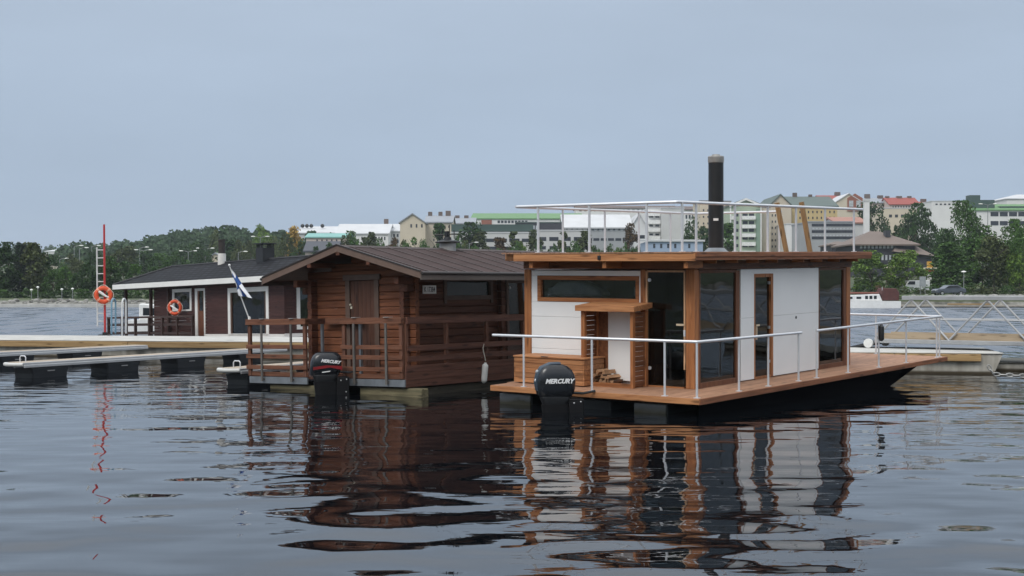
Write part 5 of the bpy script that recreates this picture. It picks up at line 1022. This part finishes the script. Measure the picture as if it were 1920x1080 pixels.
def redg(t, wd, d, h, rh, zb, x0, ro): MB().prism([(wd * .45, h - 3.0), (wd * .95, h - 3.0), (wd * .95, h + 2.2), (wd * .7, h + 4.0), (wd * .45, h + 2.2)], 1, -.3, -.02).build('red_gable_panel', PW_['brick'], t); [MB().box((wd * a, -.45, h - 1.2), (wd * (a + .14), -.31, h + 1.2)).build('window', LIT, t) for a in (.50, .74)]
building('cream gabled house with a red inner gable on the hilltop', 1563, 1620, 382, 540, 'cream', 20, 'gabley', 'white', 18, [], extra=redg)
building('small red-roofed house with brick chimney behind the cream gable', 1538, 1584, 374, 600, 'white', 14, 'gablex', 'red', 8, [(4, 1, 1542, 1570, 374, 380, .4, .6, GLW)], extra=chimneys((.85, .5, 1.8, 2.2)))
building('long pinkish facade with many small windows below a red roof', 1618, 1688, 381, 560, 'pink', 16, 'gablex', 'grey', 10, [(11, 1, 1648, 1686, 383, 391, .45, .8, GLW)], extra=chimneys((.25, .5, 2, 2), (.6, .5, 1.5, 2)))
building('pinkish block with long bright red tile roof on the skyline', 1668, 1724, 384, 552, 'pink', 16, 'gablex', 'red', 14, [(10, 1, 1672, 1722, 385, 392, .4, .7, GLW)], extra=chimneys((.1, .5, 1, 1.5), (.5, .5, 1, 2), (.85, .5, 1, 1.5)))
building('low cream building below the pinkish facade', 1658, 1764, 391, 470, 'cream', 18, 'flat', 'white', .6, [(5, 1, 1664, 1720, 402, 408, .5, .9, GLW)])
building('red-roofed house at the end of the pinkish block', 1724, 1752, 384, 560, 'cream', 14, 'gablex', 'red', 6, [], extra=chimneys((.6, .5, 1.5, 2)))
building('tall white slab with pink topped edge behind the big park tree', 1747, 1812, 378, 430, 'white', 16, 'flat', 'white', .5, [(6, 1, 1752, 1800, 381, 385, .5, .7, GLW)])
def gtop(t, wd, d, h, rh, zb, x0, ro): MB().box((wd * .02, 3, h + .4), (wd * .34, 9, h + 3.6)).build('roof_block', PW_['green'], ro); MB().box((wd * .09, 4, h + 3.61), (wd * .2, 8, h + 5.2)).build('roof_block', PW_['green'], ro); MB().box((wd * .4, 3, h + .4), (wd * .66, 9, h + 1.6)).build('roof_block', PW_['green'], ro)
building('office with a green roof band and ribbon windows above the park', 1810, 1990, 395, 440, 'white', 24, 'gablex', 'green', 14, [(6, 1, 1856, 1960, 397, 406, .85, .9, GLW), (6, 1, 1856, 1960, 414, 423, .85, .9, GLW)], extra=gtop)
building('white curved-roof hall peeping over the green roof band', 1888, 1990, 372, 560, 'white', 30, 'hip', 'white', 12, [])
# brown hipped building above the park
def pagoda(t, wd, d, h, rh, zb, x0, ro):
    MB().add([(wd * .62, -2, h - 1.6), (wd * 1.30, -2, h - 2.6), (wd * 1.30, 10, h - 2.6), (wd * .62, 10, h - 1.6), (wd * .8, 5, h + 1.4), (wd * .95, 5, h + 1.0)], [(0, 1, 5, 4), (1, 2, 5), (2, 3, 4, 5), (3, 0, 4), (0, 3, 2, 1)]).build('lower_roof', PR_['brown'], t)
    MB().box((wd * .66, -1.2, 0), (wd * 1.24, 9, h - 2.7)).build('wing', PW_['dark'], t); MB().box((wd * .66, -1.3, h - 5.2), (wd * .82, -1.21, h - 2.8)).build('pale_panel', PW_['cream'], t)
    MB().box((wd * .60, 3.5, h + rh * .55), (wd * .68, 5.5, h + rh * 1.02)).build('roof_dormer', PW_['dark'], ro)
building('dark building with brown hipped roof and two rows of white windows above the park trees', 1600, 1715, 458, 300, 'dark', 16, 'hip', 'brown', 27, [(9, 1, 1611, 1676, 459, 466, .62, .95, LIT), (7, 1, 1644, 1694, 478, 488, .5, .95, LIT)], extra=pagoda, over=1.0)
building('low dark house with flat brown roof beside the brown hipped building', 1560, 1602, 458, 318, 'dark', 12, 'hip', 'brown', 7, [(5, 1, 1566, 1600, 460, 468, .6, .9, LIT)])
t = thing('concrete_pillar', 'tall slender white pillar rising above the brown hipped roof', 'pillar', Matrix.Translation((xat(1624.5, 330), 330, ground(1624, 330) - 1)))
MB().box((-.62, -.62, 0), (.62, .62, zat(378, 330) - ground(1624, 330) + 1)).build('shaft', PW_['white'], t, bevel=.05); MB().box((-.72, -.72, zat(378, 330) - ground(1624, 330) + 1.002), (.72, .72, zat(374, 330) - ground(1624, 330) + 1)).build('cap', PW_['pale'], t)
# ================================================================ lamps, masts, signs, cars, boats along the shore
POLE = plain('grey_lamp_post', (.24, .25, .25), .5, .4); HEADM = plain('white_lamp_hood', (.78, .78, .74), .4)
def park_lamp(px, ptop, Y, label, group=None):
    hs_ = .65 if group else 1
    zg = ground(px, Y); h = zat(ptop, Y) - zg; t = thing('street_lamp', label, 'street lamp', Matrix.Translation((xat(px, Y), Y, zg)), group)
    MB().tube([(0, 0, -.1), (0, 0, h - .2)], .07, 8, r1=.05).build('post', POLE, t, True)
    MB().lathe([(.06, h - .34), (.12, h - .2), (.34 * hs_, h - .16), (.32 * hs_, h - .08), (.16 * hs_, h), (.02, h + .02)], n=14).build('lamp_head', HEADM, t, True)
park_lamp(1807, 508, 192, 'white mushroom-headed park lamp standing beside the grey car')
for px, pt in ((59, 542), (71, 537), (116, 541), (136, 540)): park_lamp(px, pt, 200, 'small white-headed park lamp on the stone shore before the tree belt', 'four park lamps on the left shore')
def road_lamp(px, ptop, Y, label, arms=1, pbase=None, group=None):
    zg = ground(px, Y); h = zat(ptop, Y) - zg; t = thing('street_lamp', label, 'street lamp', Matrix.Translation((xat(px, Y), Y, zg)), group)
    k = Y / 300; MB().tube([(0, 0, -.1), (0, 0, h)], .12 * k, 8, r1=.07 * k).build('mast', POLE, t, True)
    for s in ((1,) if arms == 1 else (-1, 1)): MB().tube([(0, 0, h - .1), (s * .7 * k, 0, h + .15 * k), (s * 1.2 * k, 0, h + .2 * k)], .05 * k, 6).build('arm', POLE, t, True); MB().ell((s * 1.55 * k, 0, h + .18 * k), (.5 * k, .25 * k, .13 * k)).build('lamp_head', HEADM, t, True)
for px, pt, Y, ar in ((139, 462, 340, 1), (149, 466, 340, 1), (172, 462, 345, 1), (112, 486, 330, 1), (262, 465, 360, 1), (269, 470, 350, 2), (353, 472, 350, 2), (385, 467, 360, 2)): road_lamp(px, pt, Y, 'slim grey road lamp among the trees on the slope above the left shore', ar, None, 'road lamps on the left slope')
road_lamp(447, 473, 330, 'curved road lamp between the two flues of the dark brown houseboat', 1); road_lamp(488, 445, 330, 'road lamp mast above the black capped chimney', 2); road_lamp(880, 456, 300, 'white road lamp bending over right of the roof vent', 1); road_lamp(1852, 384, 300, 'tall thin grey mast rising through the big park trees', 2)
t = thing('notice_board', 'grey notice board on two posts behind the parked white van', 'notice board', at(1730, 551, 187) * 1.0); t.location.z = ground(1730, 187)
MB().box((-.42, -.05, 1.25), (.42, .05, 2.6)).build('panel', plain('grey_board', (.26, .28, .29), .6, 0, .2, 2), t); 
for x in (-.36, .3): MB().box((x, -.03, -.1), (x + .07, .03, 1.249)).build('post', POLE, t)
t = thing('service_sign', 'yellow box over a white canopy on a red and white striped pillar', 'sign', Matrix.Translation((xat(1743, 214), 214, ground(1743, 214))))
h1 = zat(503, 214) - ground(1743, 214); MB().box((-.28, -.28, 0), (.28, .28, h1 - .55)).build('pillar', PW_['white'], t); MB().box((-.85, -.5, h1 - .15), (.95, .5, h1 + .1)).build('canopy', plain('cream_canopy', (.72, .66, .5), .6), t); MB().box((-.7, -.4, h1 - .5), (.6, .4, h1 - .152)).build('red_band', plain('red_band_paint', (.36, .09, .05), .6), t); MB().box((-.35, -.3, h1 + .102), (.4, .3, h1 + 1.05)).build('yellow_box', plain('yellow_box_paint', (.60, .33, .05), .6), t)
t = thing('service_sign', 'small cream and yellow kiosk roof between the two rounded park trees', 'kiosk', Matrix.Translation((xat(1668, 218), 218, ground(1668, 218)))); h1 = zat(500, 218) - ground(1668, 218); t.name = 'kiosk'
MB().box((-.9, -.5, h1 - .25), (.9, .5, h1)).build('canopy', MATS['cream_canopy'], t); MB().box((-.5, -.4, 0), (.5, .4, h1 - .252)).build('body', PW_['brown'], t)
def car(label, px, Y, col, rotz, van=False):
    zg = ground(px, Y); t = thing('parked_van' if van else 'parked_car', label, 'van' if van else 'car', Matrix.Translation((xat(px, Y), Y, zg)) @ Matrix.Rotation(math.radians(rotz), 4, 'Z'))
    P = plain('paint_' + col, {'grey': (.10, .115, .14), 'white': (.74, .74, .73)}[col], .25, .2, .05)
    side = [(-2.1, .35), (-2.15, .75), (-1.85, .92), (-1.0, 1.0), (-.35, 1.42), (.9, 1.45), (1.6, 1.05), (2.05, .95), (2.12, .4)] if not van else [(-2.3, .35), (-2.3, 1.0), (-1.7, 1.2), (-1.2, 1.85), (2.2, 1.9), (2.25, .4)]
    MB().prism(side, 1, -.85, .85).build('body', P, t, bevel=.06)
    gw = [(-.88, 1.02), (-.32, 1.36), (.85, 1.39), (1.42, 1.06)] if not van else [(-1.5, 1.25), (-1.12, 1.75), (-.2, 1.75), (-.2, 1.25)]
    MB().prism(gw, 1, -.862, .862).build('window', GLW, t)
    for x in (-1.35, 1.3):
        for y in (-.82, .82): w_ = MB().lathe([(.32, -.1), (.34, 0), (.32, .1)], n=14, M=Matrix.Translation((x, y, .33)) @ Matrix.Rotation(math.pi / 2, 4, 'X')).build('wheel', BLACK, t, True); MB().lathe([(.18, -.11), (.18, .11)], n=12, M=Matrix.Translation((x, y, .33)) @ Matrix.Rotation(math.pi / 2, 4, 'X')).build('rim', SILV, w_)
    for y in (-.6, .6): MB().box((-2.17, y - .14, .65), (-2.10, y + .14, .78)).build('headlight', LIT, t)
car('dark grey hatchback parked on the shore road behind the gangway', 1779, 187, 'grey', 8)
car('white van parked beside the grey notice board', 1713, 206, 'white', 12, True)
def cabin_boat():
    Y = 170.5; t = thing('motorboat', 'white cabin cruiser with dark red canopy moored at the far shore', 'boat', Matrix.Translation((xat(1682, Y), Y, 0)) @ Matrix.Rotation(math.pi, 4, 'Z') @ Matrix.Rotation(math.radians(6), 4, 'Z'))
    # long axis: local x from the stern (near the bank) to the bow
    hull_mesh(8.4, 2.5, .85, 18).build('hull', GEL, t, True)
    cb = MB().prism([(2.2, .85), (7.0, .95), (6.6, 1.55), (2.6, 1.72)], 1, -.95, .95).build('cabin', GEL, t, bevel=.05)
    for x in (2.95, 3.5, 4.05): MB().box((x, -.97, 1.1), (x + .36, .97, 1.5)).build('window', MATS['dark_boat_glass'], cb)
    for x in (4.9, 6.0): MB().box((x, -.97, 1.12), (x + .6, .97, 1.38)).build('window', MATS['dark_boat_glass'], cb)
    MB().prism([(.15, .9), (2.2, .9), (2.35, 1.75), (2.1, 2.45), (.5, 2.4), (.1, 1.9)], 1, -1.05, 1.05).build('canopy', plain('dark_red_canvas', (.085, .03, .025), .85, 0, .2, 2), t, bevel=.08)
    MB().box((2.5, -.7, 1.72), (6.0, .7, 1.95)).build('folded_sunshade', plain('faded_red_canvas', (.20, .07, .05), .85, 0, .2, 2), t, bevel=.08); MB().tube([(2.2, .8, 1.7), (2.2, .8, 2.6)], .03, 6).build('mast', ALU, t)
    MB().tube([(7.9, -.5, .95), (7.9, -.5, 1.4), (6.9, -.95, 1.4), (5.5, -1.1, 1.35)], .02, 6).build('pulpit_rail', ALU, t, True)
cabin_boat()
for px, lab in ((1722, 'pale upturned dinghy on the bank behind the gangway lattice, the nearer of two'), (1738, 'pale upturned dinghy farther along the bank behind the gangway lattice')):
    t = thing('dinghy', lab, 'dinghy', Matrix.Translation((xat(px, 179.5), 179.5, .55))); MB().ell((0, 0, .1), (.75, .5, .55), 14, 8).build('hull', plain('pale_dinghy', (.62, .62, .6), .5, 0, .15, 2), t, True); MB().box((-.6, -.04, .62), (.6, .04, .68)).build('keel', GEL, t)
# stones along both banks, quay edge, floating stage at the right bank
rk = MB(); rg = random.Random(9)
for _ in range(360):
    px = rg.choice((rg.uniform(-40, 330), rg.uniform(1760, 1980), rg.uniform(1700, 1990))); Y = rg.uniform(177.4, 182.5) if px > 900 else rg.uniform(178.5, 186); s = rg.uniform(.15, .42)
    M = Matrix.Translation((xat(px, Y), Y, ground(px, Y) + s * .25)) @ Matrix.Rotation(rg.uniform(0, 6), 4, 'Z') @ Euler((rg.uniform(-.4, .4), rg.uniform(-.4, .4), 0)).to_matrix().to_4x4(); rk.ell((0, 0, 0), (s * rg.uniform(.9, 1.5), s, s * .75), 6, 4, M)
o = rk.build('shore_stones', plain('shore_stone', (.20, .195, .18), .9, 0, .25, 1.5, isl=.4), None); o['kind'] = 'stuff'
q = MB().box((xat(-260, 177), 176.4, -.8), (xat(360, 177), 178.4, .38)); o = q.build('quay', CTOP); o['kind'] = 'structure'
t = thing('landing_stage', 'long low dark landing stage floating along the far bank behind the gangway', 'landing stage', Matrix.Translation((xat(1688, 174), 174, 0)))
MB().box((0, 0, .12), (18.5, 1.6, .34)).build('stage_deck', plain('pale_stage_boards', (.36, .33, .28), .85, 0, .15, 2), t); MB().box((.1, .05, -.4), (18.4, 1.5, .119)).build('float', BLACK, t); MB().box((6.0, -.05, .341), (12, .3, .5)).build('timber_beam', STR, t)

# ================================================================ the damp air
hz = bpy.data.materials.new('damp_air'); hz.use_nodes = True; n_ = hz.node_tree.nodes; l_ = hz.node_tree.links; n_.clear()
o_ = n_.new('ShaderNodeOutputMaterial'); pv = n_.new('ShaderNodeVolumePrincipled'); pv.inputs['Color'].default_value = (.80, .88, .96, 1); pv.inputs['Density'].default_value = HAZE; pv.inputs['Anisotropy'].default_value = .2
l_.new(pv.outputs[0], o_.inputs['Volume'])
o = MB().box((-2620, -2620, -3), (2620, 2620, 75)).build('haze', hz); o['kind'] = 'stuff'
sc.cycles.volume_bounces = 0
